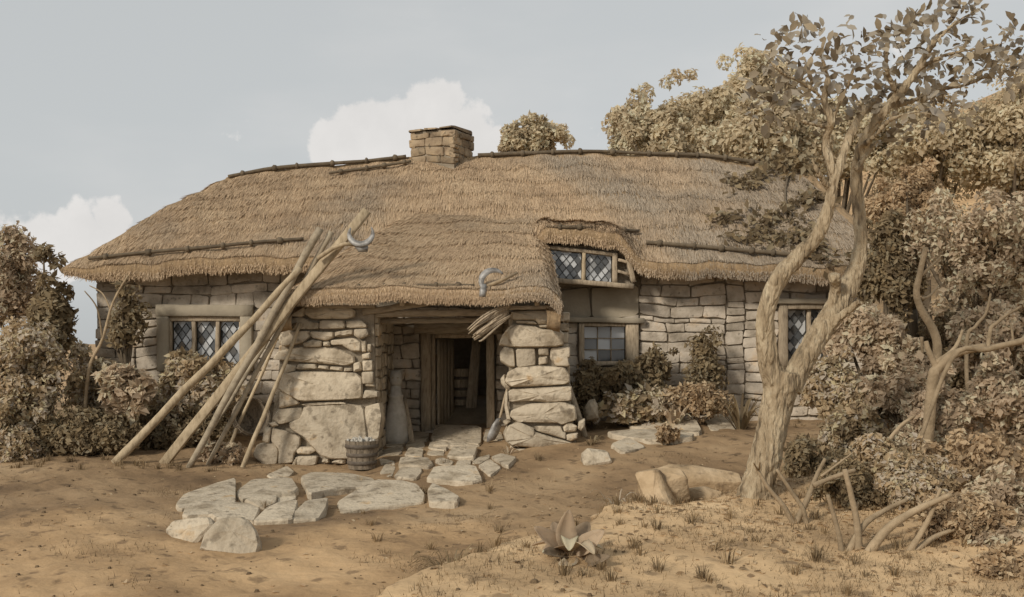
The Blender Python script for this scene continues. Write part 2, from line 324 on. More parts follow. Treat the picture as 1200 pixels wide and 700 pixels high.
ME = np.array([(-1.3, 3), (-1.1, 7.2), (-.55, 8.5), (.3, 9.15), (.85, 10.25), (1.6, 10.55), (2.2, 11.0), (3.4, 11.6), (6, 12.4), (14, 13)])
def sstep(a, b, x): t = np.clip((x - a) / (b - a), 0, 1); return t * t * (3 - 2 * t)
def msd(q):
    best = np.full(len(q), 1e9); sg = np.ones(len(q))
    for i in range(len(ME) - 1):
        a = ME[i]; b = ME[i + 1]; ab = b - a; t = np.clip(((q - a) @ ab) / (ab @ ab), 0, 1); pr = a + t[:, None] * ab
        d = np.linalg.norm(q - pr, axis=1); cr = ab[0] * (q[:, 1] - a[1]) - ab[1] * (q[:, 0] - a[0])
        m = d < best; best[m] = d[m]; sg[m] = np.where(cr[m] > 0, -1, 1)
    return best * sg
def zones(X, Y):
    """paler earth on the bank (1) and darker earth towards the cottage (1)"""
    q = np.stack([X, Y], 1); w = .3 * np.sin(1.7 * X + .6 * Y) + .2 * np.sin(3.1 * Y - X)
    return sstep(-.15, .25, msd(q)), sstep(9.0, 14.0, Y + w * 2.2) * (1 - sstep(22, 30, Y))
def ground(X, Y):
    X = np.asarray(X, float); Y = np.asarray(Y, float); sh = X.shape; q = np.stack([X.ravel(), Y.ravel()], 1)
    z = np.zeros(len(q))
    for s in range(0, len(q), 20000):
        b = q[s:s + 20000]; d = np.linalg.norm(b[:, None, :] - CP[None, :, :2], axis=2); z[s:s + 20000] = phi(d) @ W_[:len(CP)] + W_[-3] + b @ W_[-2:]
    far = sstep(13, 24, np.hypot(q[:, 0], (q[:, 1] - 13))); z = z * (1 - far) + np.clip(z, -.4, .5) * far * .2
    sd = msd(q)
    wob = .12 * np.sin(3.1 * q[:, 0] + 2.2 * q[:, 1]) + .06 * np.sin(8 * q[:, 0] - 5 * q[:, 1])
    fall = 1 - sstep(6, 10, q[:, 0])
    z += sstep(-.13, .15, sd + wob) * (.31 + .12 * sstep(7, 9.5, q[:, 1])) * fall * sstep(2, 6, q[:, 1] + 1.5)
    z += 7.5 * sstep(24, 60, q[:, 1]) * sstep(-5, 26, q[:, 0]) + 6 * sstep(9, 40, q[:, 0]) * sstep(10, 40, q[:, 1])
    z += 14 * sstep(30, 90, q[:, 1]) * sstep(12, 60, q[:, 0])
    near = 1 - sstep(14, 30, np.hypot(q[:, 0], q[:, 1] - 13))
    z += near * (.018 * np.sin(2.3 * q[:, 0] + 1.1 * q[:, 1]) + .014 * np.sin(4.7 * q[:, 0] - 3.9 * q[:, 1]) + .008 * np.sin(11 * q[:, 0] + 9 * q[:, 1]) + .006 * np.sin(17 * q[:, 0] - 14 * q[:, 1] + 1))
    return z.reshape(sh)
def gz(x, y): return float(ground(np.array([x]), np.array([y]))[0])
def ghit(px, py, off=0.0, lo=3.0, hi=40.0):
    """where the sight line through a picture point meets the ground"""
    Ys = np.linspace(lo, hi, 700); X = (px - 600) / F * Ys; Z = H - (py - HZ) / F * Ys; d = Z - (ground(X, Ys) + off); i = np.argmax(d < 0)
    if d[i] >= 0: i = len(Ys) - 1
    return np.array([X[i], Ys[i], Z[i]])
def build_ground():
    s = np.linspace(-1, 1, 300); xs = np.sinh(s * 4.6) / np.sinh(4.6) * 260
    ys = np.concatenate([np.linspace(-30, 2.8, 12), np.linspace(3, 22, 270), 22 + (np.linspace(0.02, 1, 80) ** 2.2) * 500])
    s2 = np.linspace(-12, 12, 330); xs = np.unique(np.concatenate([xs[np.abs(xs) > 12], s2]))
    X, Y = np.meshgrid(xs, ys); Z = ground(X, Y); V = np.stack([X, Y, Z], -1).reshape(-1, 3); nx = len(xs); ny = len(ys)
    i, j = np.meshgrid(np.arange(nx - 1), np.arange(ny - 1)); a = (j * nx + i).ravel(); Fc = np.stack([a, a + 1, a + 1 + nx, a + nx], 1)
    go = mk('ground', V, Fc, M['earth'], origin=(0, 0, 0))
    bank, dark_yard = zones(X.ravel(), Y.ravel()); at = go.data.attributes.new('bank', 'FLOAT', 'POINT'); at.data.foreach_set('value', bank.astype(np.float32)); at = go.data.attributes.new('dark_yard', 'FLOAT', 'POINT'); at.data.foreach_set('value', dark_yard.astype(np.float32))
    tag(go, 'bare brown earth yard rising to the cottage', 'ground', kind='structure')
build_ground()

# ------------------------------------------------------------------ the cottage
YW = 19.0
cot = thing('cottage', (-.7, 21.5, 0), 'long low stone cottage with sagging thatched roof and open porch', 'cottage')
def X19(px): return (px - 600) / F * YW
def Z19(py): return H - (py - HZ) / F * YW
DOOR = (X19(493), X19(581), -.6, Z19(379)); WIN_L = (X19(186), X19(296), Z19(432), Z19(358)); WIN_M = (X19(678), X19(748), Z19(428), Z19(378)); WIN_R = (X19(912), X19(984), Z19(432), Z19(356))
DORM = (X19(636), X19(742), Z19(336), Z19(280))
WX0, WX1, WZ1 = -7.72, 6.55, 2.95
def wall_core():
    b = B(); ops = sorted([DOOR, WIN_L, WIN_M, WIN_R], key=lambda r: r[0]); x = WX0
    for (a, c, z0, z1) in ops:
        b.add(box(x, a, YW + .06, YW + .5, -.7, WZ1)); b.add(box(a, c, YW + .06, YW + .5, z1, WZ1))
        if z0 > -.5: b.add(box(a, c, YW + .06, YW + .5, -.7, z0))
        x = c
    b.add(box(x, WX1, YW + .06, YW + .5, -.7, WZ1))
    b.add(box(WX0, WX0 + .45, YW + .5, 24, -.7, WZ1)); b.add(box(WX1 - .45, WX1, YW + .5, 24, -.7, WZ1)); 
    for (xa, xb) in ((WX0, -3.7), (-2.0, 0.0), (1.5, WX1)): b.add(box(xa, xb, 24, 24.45, -.7, WZ1))  # rear gaps, unseen through the door, added to let daylight in
    for (xa, xb) in ((-3.7, -2.0), (0.0, 1.5)): b.add(box(xa, xb, 24, 24.45, -.7, .25)); b.add(box(xa, xb, 24, 24.45, 2.7, WZ1))
    return b.mk('wall', M['mortar'], cot, smooth=False)
wall = wall_core()
def lay_stones(parent, x0, x1, z0, z1, to, n, holes=(), hmin=.14, hmax=.29, wmin=.22, wmax=.62, m='wallstone', seed=1, depth=.2, stop=400, bulge=.012):
    """random rubble courses in the plane to(x, z) with outward normal n"""
    rs = random.Random(seed); z = z0; cnt = 0
    o = np.array(to(0, 0)); u = np.array(to(1, 0)) - o; v = np.array(to(0, 1)) - o
    while z < z1 - .05:
        h = min(rs.uniform(hmin, hmax), z1 - z)
        if z1 - z - h < .08: h = z1 - z
        for (_, _, b0, b1) in holes:
            for e in (b0, b1):
                if z + .07 < e < z + h: h = e - z
        segs = [(x0, x1)]
        for (a, c, b0, b1) in holes:
            if z + h > b0 + .02 and z < b1 - .075:
                ns = []
                for (p, q) in segs:
                    if c <= p or a >= q: ns.append((p, q)); continue
                    if a - p > .07: ns.append((p, a))
                    if q - c > .07: ns.append((c, q))
                segs = ns
        for (p, q) in segs:
            x = p
            while x < q - .02:
                w = rs.uniform(wmin, wmax)
                if q - x - w < wmin * .6: w = q - x
                rows = [(z, h)] if (h < .19 or rs.random() < .72 or w > .45) else [(z, h * .52), (z + h * .52, h * .48)]
                for (zz, hh) in rows:
                    g = .006; j = lambda k=1: rs.uniform(-.02, .02) * k
                    c = [(x + g + j(), zz + g + j(.7)), (x + w - g + j(), zz + g + j(.7)), (x + w - g + j(), zz + hh - g + j(.7)), (x + g + j(), zz + hh - g + j(.7))]
                    if rs.random() < .5 and w > .3: k = rs.uniform(.3, .7); c.insert(3, (x + w * k, zz + hh - g + rs.uniform(-.025, .012)))
                    if rs.random() < .4 and w > .3: k = rs.uniform(.3, .7); c.insert(1, (x + w * k, zz + g + rs.uniform(-.012, .02)))
                    c = [(a + .022 * math.sin(5.3 * b + 2.1 * a), b + .034 * math.sin(1.9 * a + 2.7 * b + seed) + .02 * math.sin(5.1 * a - 2 * b)) for a, b in c]
                    V, Fc = stone_geo(c, o + np.array(n) * rs.uniform(-.014, .014), u, v, n, depth, .014, bulge, rs)
                    mk('stone', V, Fc, M[m], parent); cnt += 1
                x += w
        z += h
    return cnt
def front(x, z): return (x, YW, z)
NF = (0, -1, 0)
lay_stones(wall, WX0, -4.0, .4, 2.93, front, NF, [WIN_L], seed=3, wmin=.3, wmax=.75)
lay_stones(wall, -2.45, .02, -.1, 2.2, front, NF, [DOOR], seed=5, wmin=.25, wmax=.6)
lay_stones(wall, .8, X19(750), Z19(372), Z19(337), front, NF, [], seed=9, hmin=.5, hmax=.55, wmin=.55, wmax=.85, m='plaster', bulge=.01)
lay_stones(wall, .8, X19(850), .05, 2.9, front, NF, [WIN_M, (.7, X19(750) + .0, Z19(372), 3.2)], seed=11, wmin=.25, wmax=.7)
lay_stones(wall, X19(850) + .02, X19(872), .05, 2.9, front, NF, [], seed=12, wmin=.3, wmax=.36, hmin=.2, hmax=.3)
lay_stones(wall, X19(872) + .01, WX1, .05, 2.9, front, NF, [WIN_R], seed=13, wmin=.35, wmax=.75)

# windows -----------------------------------------------------------
def lattice(parent, x0, x1, z0, z1, Y, px=.075, pz=.105, seed=0, skew=0.0):
    """diamond quarries, each a slightly tilted pane, in a lead net"""
    rs = random.Random(seed); V = []; Fc = []; A = []; bars = B()
    sk = lambda x: skew * (x - x0)
    nx = int((x1 - x0) / px) + 2; nz = int((z1 - z0) / pz) + 2
    def clipq(poly):
        for (ax, lim, sgn) in ((0, x0, 1), (0, x1, -1), (1, z0, 1), (1, z1, -1)):
            o = []
            for i in range(len(poly)):
                a = poly[i]; b = poly[(i + 1) % len(poly)]; da = (a[ax] - lim) * sgn; db = (b[ax] - lim) * sgn
                if da >= 0: o.append(a)
                if (da > 0 > db) or (da < 0 < db): t = da / (da - db); o.append((a[0] + (b[0] - a[0]) * t, a[1] + (b[1] - a[1]) * t))
            poly = o
            if len(poly) < 3: return []
        return poly
    for i in range(-1, nx * 2):
        for k in range(-1, nz * 2):
            if (i + k) % 2: continue
            cx = x0 + i * px; cz = z0 + k * pz
            q = clipq([(cx - px, cz), (cx, cz - pz), (cx + px, cz), (cx, cz + pz)])
            if len(q) < 3: continue
            tx, tz = rs.uniform(-.06, .06), rs.uniform(-.06, .06); n0 = len(V)
            for (x, z) in q: V.append((x, Y + .012 + tx * (x - cx) + tz * (z - cz), z + sk(x)))
            Fc.append(tuple(range(n0, n0 + len(q)))); A.append(rs.random())
            for (a, b) in (((cx - px, cz), (cx, cz + pz)), ((cx - px, cz), (cx, cz - pz))):
                ax, az = a; bx, bz = b
                if min(ax, bx) < x0 - 1e-6 or max(ax, bx) > x1 + 1e-6 or min(az, bz) < z0 - 1e-6 or max(az, bz) > z1 + 1e-6: continue
                bars.add(tube([(ax, Y, az + sk(ax)), (bx, Y, bz + sk(bx))], [.0065] * 2, 4))
    mk('pane', V, Fc, M['glass'], parent, smooth=False, attr=A); o = bars.mk('lead_lattice', M['lead'], parent); tag(o, kind='stuff')
def win_left():
    x0, x1, z0, z1 = WIN_L; w = B()
    w.add(beam((x0 - .02, YW - .03, z1 - .1), (x1 + .02, YW - .03, z1 - .1), .16, .22, 8)); w.add(beam((x0 + .1, YW - .03, z0 - .05), (x0 + .1, YW - .03, z1 - .21), .16, .22, 6, up=(1, 0, 0))); w.add(beam((x1 - .1, YW - .03, z0 - .05), (x1 - .1, YW - .03, z1 - .21), .16, .22, 6, up=(1, 0, 0)))
    wo = w.mk('window', M['plaster'], cot)
    xs = np.linspace(x0 + .21, x1 - .21, 4); zt = z1 - .3
    f = B(); f.add(beam((xs[0] - .03, YW + .03, zt + .05), (xs[3] + .03, YW + .03, zt + .05), .12, .1, 6)); f.mk('frame', M['wood'], wo)
    for x in xs: B().add(beam((x, YW + .03, z0), (x, YW + .03, zt), .1, .07, 5, up=(1, 0, 0), seed=int(x * 50))).mk('mullion', M['wood'], wo)
    for i in range(3): lattice(wo, xs[i] + .04, xs[i + 1] - .04, z0, zt, YW + .09, seed=20 + i)
win_left()
def win_mid():
    x0, x1, z0, z1 = WIN_M
    wo = B().add(beam((x0 - .33, YW - .06, z1 + .05), (x1 + .1, YW - .06, z1 + .03), .16, .1, 8)).mk('window', M['plaster'], cot)
    f = B()
    f.add(beam((x0 + .05, YW, z0), (x0 + .05, YW, z1 - .02), .2, .1, 5, up=(1, 0, 0))); f.add(beam((x1 - .12, YW, z0), (x1 - .12, YW, z1 - .02), .2, .24, 5, up=(1, 0, 0)))
    f.add(beam((x0 + .1, YW + .01, z1 - .05), (x1 - .24, YW + .01, z1 - .05), .16, .06, 5)); f.add(beam((x0 + .1, YW - .02, z0 + .03), (x1 - .24, YW - .02, z0 + .03), .22, .08, 5)); f.mk('frame', M['wood'], wo)
    a, c, b0, b1 = x0 + .11, x1 - .25, z0 + .075, z1 - .085; rs = random.Random(4)
    for i in range(3):
        for k in range(3):
            p, q = a + (c - a) * i / 3, a + (c - a) * (i + 1) / 3; r, s = b0 + (b1 - b0) * k / 3, b0 + (b1 - b0) * (k + 1) / 3; t = rs.uniform(-.012, .012)
            mk('pane', [(p, YW + .10 + t, r), (q, YW + .10 - t, r), (q, YW + .10 - t, s), (p, YW + .10 + t, s)], [(0, 1, 2, 3)], M['glass'], wo, False, [(.75, .45, .9, .3, .95, .6, .2, .5, .8)[i * 3 + k]])
    for i in (1, 2):
        x = a + (c - a) * i / 3; B().add(beam((x, YW + .085, b0), (x, YW + .085, b1), .03, .018, 3, .001, up=(1, 0, 0))).mk('glazing_bar', M['wood'], wo)
        z = b0 + (b1 - b0) * i / 3; B().add(beam((a, YW + .083, z), (c, YW + .083, z), .028, .018, 3, .001)).mk('glazing_bar', M['wood'], wo)
win_mid()
def win_right():
    x0, x1, z0, z1 = WIN_R
    wo = B().add(beam((x0 - .12, YW - .06, z1 + .04), (x1 + .1, YW - .06, z1 + .04), .18, .1, 8)).mk('window', M['plaster'], cot)
    f = B(); f.add(beam((x0 + .08, YW, z0), (x0 + .08, YW, z1), .2, .16, 5, up=(1, 0, 0))); f.add(beam((x1 - .08, YW, z0), (x1 - .08, YW, z1), .2, .16, 5, up=(1, 0, 0))); f.add(beam((x0 + .16, YW, z1 - .06), (x1 - .16, YW, z1 - .06), .18, .1, 5)); f.add(beam((x0 + .16, YW - .01, z0 + .04), (x1 - .16, YW - .01, z0 + .04), .22, .08, 5)); f.mk('frame', M['wood'], wo)
    xm = (x0 + x1) / 2; B().add(beam((xm, YW + .03, z0 + .08), (xm, YW + .03, z1 - .11), .1, .07, 5, up=(1, 0, 0))).mk('mullion', M['wood'], wo)
    lattice(wo, x0 + .17, xm - .04, z0 + .09, z1 - .12, YW + .09, seed=31); lattice(wo, xm + .04, x1 - .17, z0 + .09, z1 - .12, YW + .09, seed=32)
win_right()
def dormer():
    Y = 18.55; q = lambda px, py, d=0: P(px, py, Y + d)
    wo = B().add(beam(q(634, 328, -.06), q(742, 336, -.06), .2, .09, 7)).mk('dormer_window', M['wood'], cot)
    b = B(); b.add(beam(q(638, 290), q(722, 299), .12, .06, 6)); b.add(beam(q(641, 290), q(646, 327), .12, .06, 5, up=(1, 0, 0))); b.add(beam(q(720, 297), q(720, 332), .14, .09, 5, up=(1, 0, 0))); b.mk('frame', M['wood'], wo)
    B().add(beam(q(684, 295), q(683, 330), .1, .06, 5, up=(1, 0, 0))).mk('mullion', M['pole'], wo)
    B().add(beam(q(735, 300), q(742, 331), .16, .09, 5, up=(1, 0, 0))).mk('post', M['wood'], wo); B().add(beam(q(722, 318), q(738, 322), .1, .05, 3)).mk('rail', M['wood'], wo); B().add(beam(q(724, 305), q(737, 308), .1, .05, 3)).mk('rail', M['wood'], wo)
    for (a, c, s) in ((646, 681, 41), (687, 716, 42)):
        p0 = q(a, 327 + (a - 646) * .06, .05); p1 = q(c, 292 + (a - 640) * .1, .05); lattice(wo, p0[0], p1[0], p0[2] - .03, p1[2], Y + .05, .068, .085, s, skew=-.1)
    mk('side_board', *box(q(638, 300)[0], q(745, 300)[0], Y + .14, Y + .2, 2.6, 3.35), M['mortar'], wo, False)
dormer()

# door --------------------------------------------------------------
def doorway():
    x0, x1, _, z1 = DOOR; zs = -.1
    fr = B().add(beam((x0 - .1, YW - .08, z1 - .10), (x1 + .12, YW - .08, z1 - .10), .26, .20, 8, .01)).mk('door_frame', M['beam'], cot)
    B().add(beam((x0 + .10, YW, zs), (x0 + .10, YW, z1 - .15), .22, .19, 6, up=(1, 0, 0))).mk('jamb', M['wood'], fr)
    B().add(beam((x0 + .235, YW + .03, zs), (x0 + .235, YW + .03, z1 - .16), .18, .07, 6, up=(1, 0, 0))).mk('jamb', M['wood'], fr)
    B().add(beam((x1 - .10, YW, zs), (x1 - .10, YW, z1 - .15), .2, .15, 6, up=(1, 0, 0))).mk('jamb', M['wood'], fr)
    B().add(beam((x0 + .27, YW + .03, z1 - .24), (x1 - .18, YW + .03, z1 - .24), .16, .08, 5)).mk('head_rail', M['wood'], fr)
    hx, hy = x0 + .3, YW + .12; a = math.radians(74); d = np.array([math.cos(a), math.sin(a), 0]); W = .92; do = None
    b = B(); w4 = W / 4
    do = B().add(beam(np.array([hx, hy, .35]) + d * .03 + np.array([-.03, .01, 0]), np.array([hx, hy, .35]) + d * (W - .03) + np.array([-.03, .01, 0]), .03, .1, 4)).add(beam(np.array([hx, hy, 1.3]) + d * .03 + np.array([-.03, .01, 0]), np.array([hx, hy, 1.3]) + d * (W - .03) + np.array([-.03, .01, 0]), .03, .1, 4)).mk('door', M['wood'], cot)
    for i in range(5):
        c = np.array([hx, hy, 0]) + d * (W * (i + .5) / 5)
        B().add(beam(c + np.array([0, 0, zs + .06 + .0]), c + np.array([0, 0, z1 - .3]), W / 5 - .012, .03, 5, .004, i, up=(math.sin(a), -math.cos(a), 0))).mk('board', M['doorwood'], do)
    xi, yi = x0 - .6, 24.0
    V = []; Fc = []; ny = 14
    for i in range(ny + 1):
        y = 18.9 + (yi - 18.9) * i / ny; z = -.08 + .42 * sstep(18.95, 20.6, np.array(y)) ; V += [(-3.2, y, z), (1.2, y, z)]
    for i in range(ny): Fc.append((2 * i, 2 * i + 1, 2 * i + 3, 2 * i + 2))
    mk('indoor_floor', V, Fc, M['floor'], cot); mk('indoor_bounce_wall', *box(-1.98, -.02, 23.9, 23.98, -.3, 2.9), M['pale'], cot, False); mk('indoor_bounce_wall', *box(1.2, 1.3, 19.6, 23.9, -.3, 2.9), M['pale'], cot, False); mk('indoor_bounce_wall', *box(-4.6, -4.5, 19.6, 23.9, -.3, 2.9), M['pale'], cot, False)  # pale panels added to bounce daylight and brighten the dark doorway
    B().add(beam((x0 + .1, YW - .05, -.1), (x1 - .1, YW - .05, -.1), .34, .1, 6, .012)).mk('door_sill', M['wallstone'], cot)
doorway()

# thatch ------------------------------------------------------------
RXp = np.array([-9, -6, -4.2, -2.15, 0, 1.8, 3.58, 5.37, 7.2, 9]); RZp = np.array([4.95, 5.12, 5.33, 5.50, 5.58, 5.62, 5.54, 5.36, 5.12, 5.0]) - .06
EXp = np.array([-9, -8.2, -7.0, -5.8, -4, 0, 2.5, 5.5, 8]); EZp = np.array([2.52, 2.56, 2.70, 2.77, 2.84, 2.84, 2.73, 2.66, 2.6]) + .31
XL0, XL1, XR0, XR1, YF0, YRG, YB0 = -8.02, -5.98, 7.0, 6.2, 18.38, 21.5, 24.62
def dlift(X): return .52 * sstep(.2, .62, X) * (1 - sstep(1.85, 2.42, X))
def roofz(X, t):
    X = np.asarray(X, float); t = np.asarray(t, float); e = np.interp(X, EXp, EZp); r = np.interp(X, RXp, RZp)
    z = e + (r - e) * t + .04 * np.sin(np.pi * np.clip(t, 0, 1)) + dlift(X) * (1 - sstep(.0, .34, t))
    z += .022 * np.sin(2.1 * X + 6 * t) + .018 * np.sin(5.3 * X - 9 * t + 1) + .012 * np.sin(11 * X + 14 * t)
    return z + .02 * (1 - (t * 7.0 + .06 * np.sin(3 * X)) % 1.0) * (t < .98)
def roof_f(X, t): return np.stack([np.broadcast_to(X, np.shape(t)) * 1.0, YF0 + (YRG - YF0) * t + 0 * X, roofz(X, t)], -1)
def ring(t, out, dz):
    tt = max(t, 0); xl = XL0 + (XL1 - XL0) * tt - out; xr = XR0 + (XR1 - XR0) * tt + out; yf = YF0 + (YRG - YF0) * tt - out; yb = YB0 + (YRG - YB0) * tt + out
    pts = [(x, yf) for x in np.linspace(xl, xr, 190)[:-1]] + [(xr, y) for y in np.linspace(yf, yb, 18)[:-1]] + [(x, yb) for x in np.linspace(xr, xl, 50)[:-1]] + [(xl, y) for y in np.linspace(yb, yf, 18)[:-1]]
    pts = np.array(pts); return np.column_stack([pts, roofz(pts[:, 0], np.full(len(pts), tt)) + dz * (.4 + .6 * sstep(-8.3, -7.1, pts[:, 0]))])
def main_roof():
    rings = [ring(0, -.75, -.10), ring(0, -.3, -.22), ring(0, -.03, -.31), ring(0, .045, -.25), ring(0, .07, -.14), ring(0, .045, -.05)] + [ring(t, 0, 0) for t in np.linspace(0, .985, 46)] + [ring(.997, 0, .02)]
    n = len(rings[0]); V = np.concatenate(rings); i = np.arange(n); Fc = []
    for k in range(len(rings) - 1): Fc.append(np.stack([k * n + i, k * n + (i + 1) % n, (k + 1) * n + (i + 1) % n, (k + 1) * n + i], 1))
    return mk('roof', V, np.concatenate(Fc), M['thatch'], cot)
roof = main_roof()
def pslab(s, q):
    s = np.asarray(s, float); q = np.asarray(q, float); xl = -3.69 + 1.6 * q; xr = .78 - .2 * q; X = xl + (xr - xl) * s; Y = 16.13 + 3.75 * q
    z = 2.44 + .455 * 3.75 * q + .05 * np.sin(np.pi * np.clip(q, 0, 1))
    ed = np.minimum(s, 1 - s) * (xr - xl); z = z - .22 * (1 - np.clip(ed / .32, 0, 1)) ** 2
    z += .02 * np.sin(2.4 * X + 5 * q) + .014 * np.sin(6.1 * X - 8 * q) + .018 * (1 - (q * 6.3 + .05 * np.sin(3 * X)) % 1)
    return np.stack([X, Y, z], -1)
def porch_roof():
    ss = np.concatenate([[0, .004, .012, .025], np.linspace(.04, .96, 70), [.975, .988, .996, 1]]); qs = np.linspace(0, 1.03, 44); rows = []
    def row(q, dy, dz, inset=0.0):
        p = pslab(ss, np.full(len(ss), q)); p[:, 1] += dy; p[:, 2] += dz
        L_ = p[0] + np.array([.03, 0, -.26]); R_ = p[-1] + np.array([-.03, 0, -.26])
        return np.vstack([L_[None] + np.array([.2, 0, .05]), L_[None], p, R_[None], R_[None] + np.array([-.2, 0, .05])])
    for (dy, dz) in ((.6, -.05), (.22, -.17), (.0, -.24), (-.06, -.18), (-.075, -.1), (-.04, -.03)):
        r = row(0, dy, dz); r[[0, 1, -2, -1], 2] = np.minimum(r[[0, 1, -2, -1], 2], r[2, 2]) if dy < .1 else r[[0, 1, -2, -1], 2]; rows.append(r)
    rows += [row(q, 0, 0) for q in qs]
    n = len(rows[0]); V = np.concatenate(rows); i = np.arange(n - 1); Fc = [np.stack([k * n + i, k * n + i + 1, (k + 1) * n + i + 1, (k + 1) * n + i], 1) for k in range(len(rows) - 1)]
    return mk('porch_roof', V, np.concatenate(Fc), M['thatch'], cot)
proof = porch_roof()
def straws(base, dirn, nrm, length, width, lift, col, name, parent):
    """one thin stalk per row: a narrow strip lying along dirn whose loose end lifts off the surface"""
    n = len(base); side = np.cross(dirn, nrm); side /= np.linalg.norm(side, axis=1)[:, None] + 1e-9
    roll = RNG.uniform(-.8, .8, n)[:, None]; side = side * np.cos(roll) + nrm * np.sin(roll)
    e = base + dirn * length[:, None] + nrm * lift[:, None]; w = (width / 2)[:, None]; b0 = base - nrm * .006
    V = np.stack([b0 - side * w, b0 + side * w, e + side * w * .6, e - side * w * .6], 1).reshape(-1, 3); Fc = np.arange(4 * n).reshape(-1, 4)
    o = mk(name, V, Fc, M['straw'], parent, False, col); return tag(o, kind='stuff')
def frame_of(fn, a, b, da, db):
    p = fn(a, b); pa = fn(a + da, b) - p; pb = fn(a, b - db) - p
    d = pb / np.linalg.norm(pb, axis=1)[:, None]; n = np.cross(pa, -pb); n /= np.linalg.norm(n, axis=1)[:, None]; n[n[:, 2] < 0] *= -1; return p, d, n
def clump_col(p, n):
    return np.clip(.5 + .28 * nse(p, 1.3, 2.0) + .12 * nse(p, 5.0, 4.0) + RNG.normal(0, .14, n), 0, 1)
def thatch_straws():
    n = 85000; t = np.clip(RNG.random(n) ** 1.0 * .985, 0, .985); X = XL0 + (XL1 - XL0) * t + (XR0 - .2 + (XR1 - XR0) * t - XL0 - (XL1 - XL0) * t) * RNG.random(n)
    p, d, nr = frame_of(roof_f, X, t, .05, .02)
    d = d + RNG.normal(0, .10, (n, 1)) * np.array([1, 0, 0]); d /= np.linalg.norm(d, axis=1)[:, None]
    L_ = RNG.uniform(.14, .36, n); L_ = np.minimum(L_, t * 4.2 + .06)
    straws(p + nr * .004, d, nr, L_, RNG.uniform(.006, .014, n), RNG.uniform(.001, .012, n) + (RNG.random(n) < .01) * .02, clump_col(p, n), 'straw', roof)
    # hip end
    n = 9000; t = RNG.random(n) * .97; k = RNG.random(n)
    def hip(kk, tt): 
        yf = YF0 + (YRG - YF0) * tt; yb = YB0 + (YRG - YB0) * tt; x = XL0 + (XL1 - XL0) * tt; return np.stack([x, yf + (yb - yf) * kk, roofz(x, tt)], -1)
    p, d, nr = frame_of(hip, k, t, .01, .02)
    straws(p, d, nr, RNG.uniform(.14, .34, n), RNG.uniform(.006, .014, n), RNG.uniform(.004, .02, n), clump_col(p, n), 'straw', roof)
    # eaves fringe
    n = 15000; X = RNG.uniform(XL0, XR0, n); q = RNG.random(n); r0 = roofz(X, np.zeros(n))
    p = np.stack([X, YF0 - .07 + .05 * np.abs(q - .5) + RNG.uniform(0, .03, n), r0 - (.02 + .26 * q) * (.4 + .6 * sstep(-8.3, -7.1, X))], -1); d = np.stack([RNG.normal(0, .22, n), RNG.normal(-.18, .12, n), -np.ones(n)], -1); d /= np.linalg.norm(d, axis=1)[:, None]
    nr = np.tile([0, -1.0, 0.2], (n, 1)); straws(p, d, nr, RNG.uniform(.03, .085, n), RNG.uniform(.006, .014, n), RNG.uniform(0, .012, n), clump_col(p, n), 'eaves_straw', roof)
    # porch slope
    n = 30000; q = RNG.random(n); s = RNG.uniform(0.0, 1.0, n)
    p, d, nr = frame_of(pslab, s, q, .01, .02)
    d = d + RNG.normal(0, .10, (n, 1)) * np.array([1, 0, 0]); d /= np.linalg.norm(d, axis=1)[:, None]
    straws(p + nr * .004, d, nr, np.minimum(RNG.uniform(.14, .34, n), q * 4 + .06), RNG.uniform(.006, .013, n), RNG.uniform(.001, .012, n), clump_col(p, n) * .75 + .25, 'straw', proof)
    n = 7500; s = RNG.random(n); k = RNG.random(n); p = pslab(s, np.zeros(n)); p[:, 1] += -.075 + .05 * np.abs(k - .5); p[:, 2] -= .02 + .2 * k
    d = np.stack([RNG.normal(0, .25, n), RNG.normal(-.2, .14, n), -np.ones(n)], -1); d /= np.linalg.norm(d, axis=1)[:, None]
    straws(p, d, np.tile([0, -1.0, 0.2], (n, 1)), RNG.uniform(.03, .08, n), RNG.uniform(.005, .012, n), RNG.uniform(0, .012, n), clump_col(p, n), 'eaves_straw', proof)
    n = 2500; q = RNG.random(n); left = RNG.random(n) < .5; p = pslab(np.where(left, 0., 1.), q); p[:, 2] -= RNG.uniform(0, .24, n); sx = np.where(left, -1., 1.)
    d = np.stack([sx * .25, RNG.normal(-.4, .2, n), -np.ones(n)], -1); d /= np.linalg.norm(d, axis=1)[:, None]
    straws(p, d, np.stack([sx, 0 * sx, 0 * sx], -1), RNG.uniform(.06, .16, n), RNG.uniform(.006, .012, n), RNG.uniform(0, .02, n), clump_col(p, n), 'straw', proof)
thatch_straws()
def on_roof(px, py, off=.085, fn='main'):
    """sight line through a picture point down onto a roof slope"""
    Ys = np.linspace(16.2, 21.6, 800); X = (px - 600) / F * Ys; Z = H - (py - HZ) / F * Ys
    zr = np.where(Ys > YF0, roofz(X, np.clip((Ys - YF0) / (YRG - YF0), 0, 1)), -9) if fn == 'main' else pslab(np.clip((X + 3.69 - 1.6 * (Ys - 16.13) / 3.75) / (4.47 - 1.8 * (Ys - 16.13) / 3.75), .0, 1), (Ys - 16.13) / 3.75)[:, 2]
    i = int(np.argmax(Z - zr - off < 0)); return np.array([X[i], Ys[i], Z[i]])
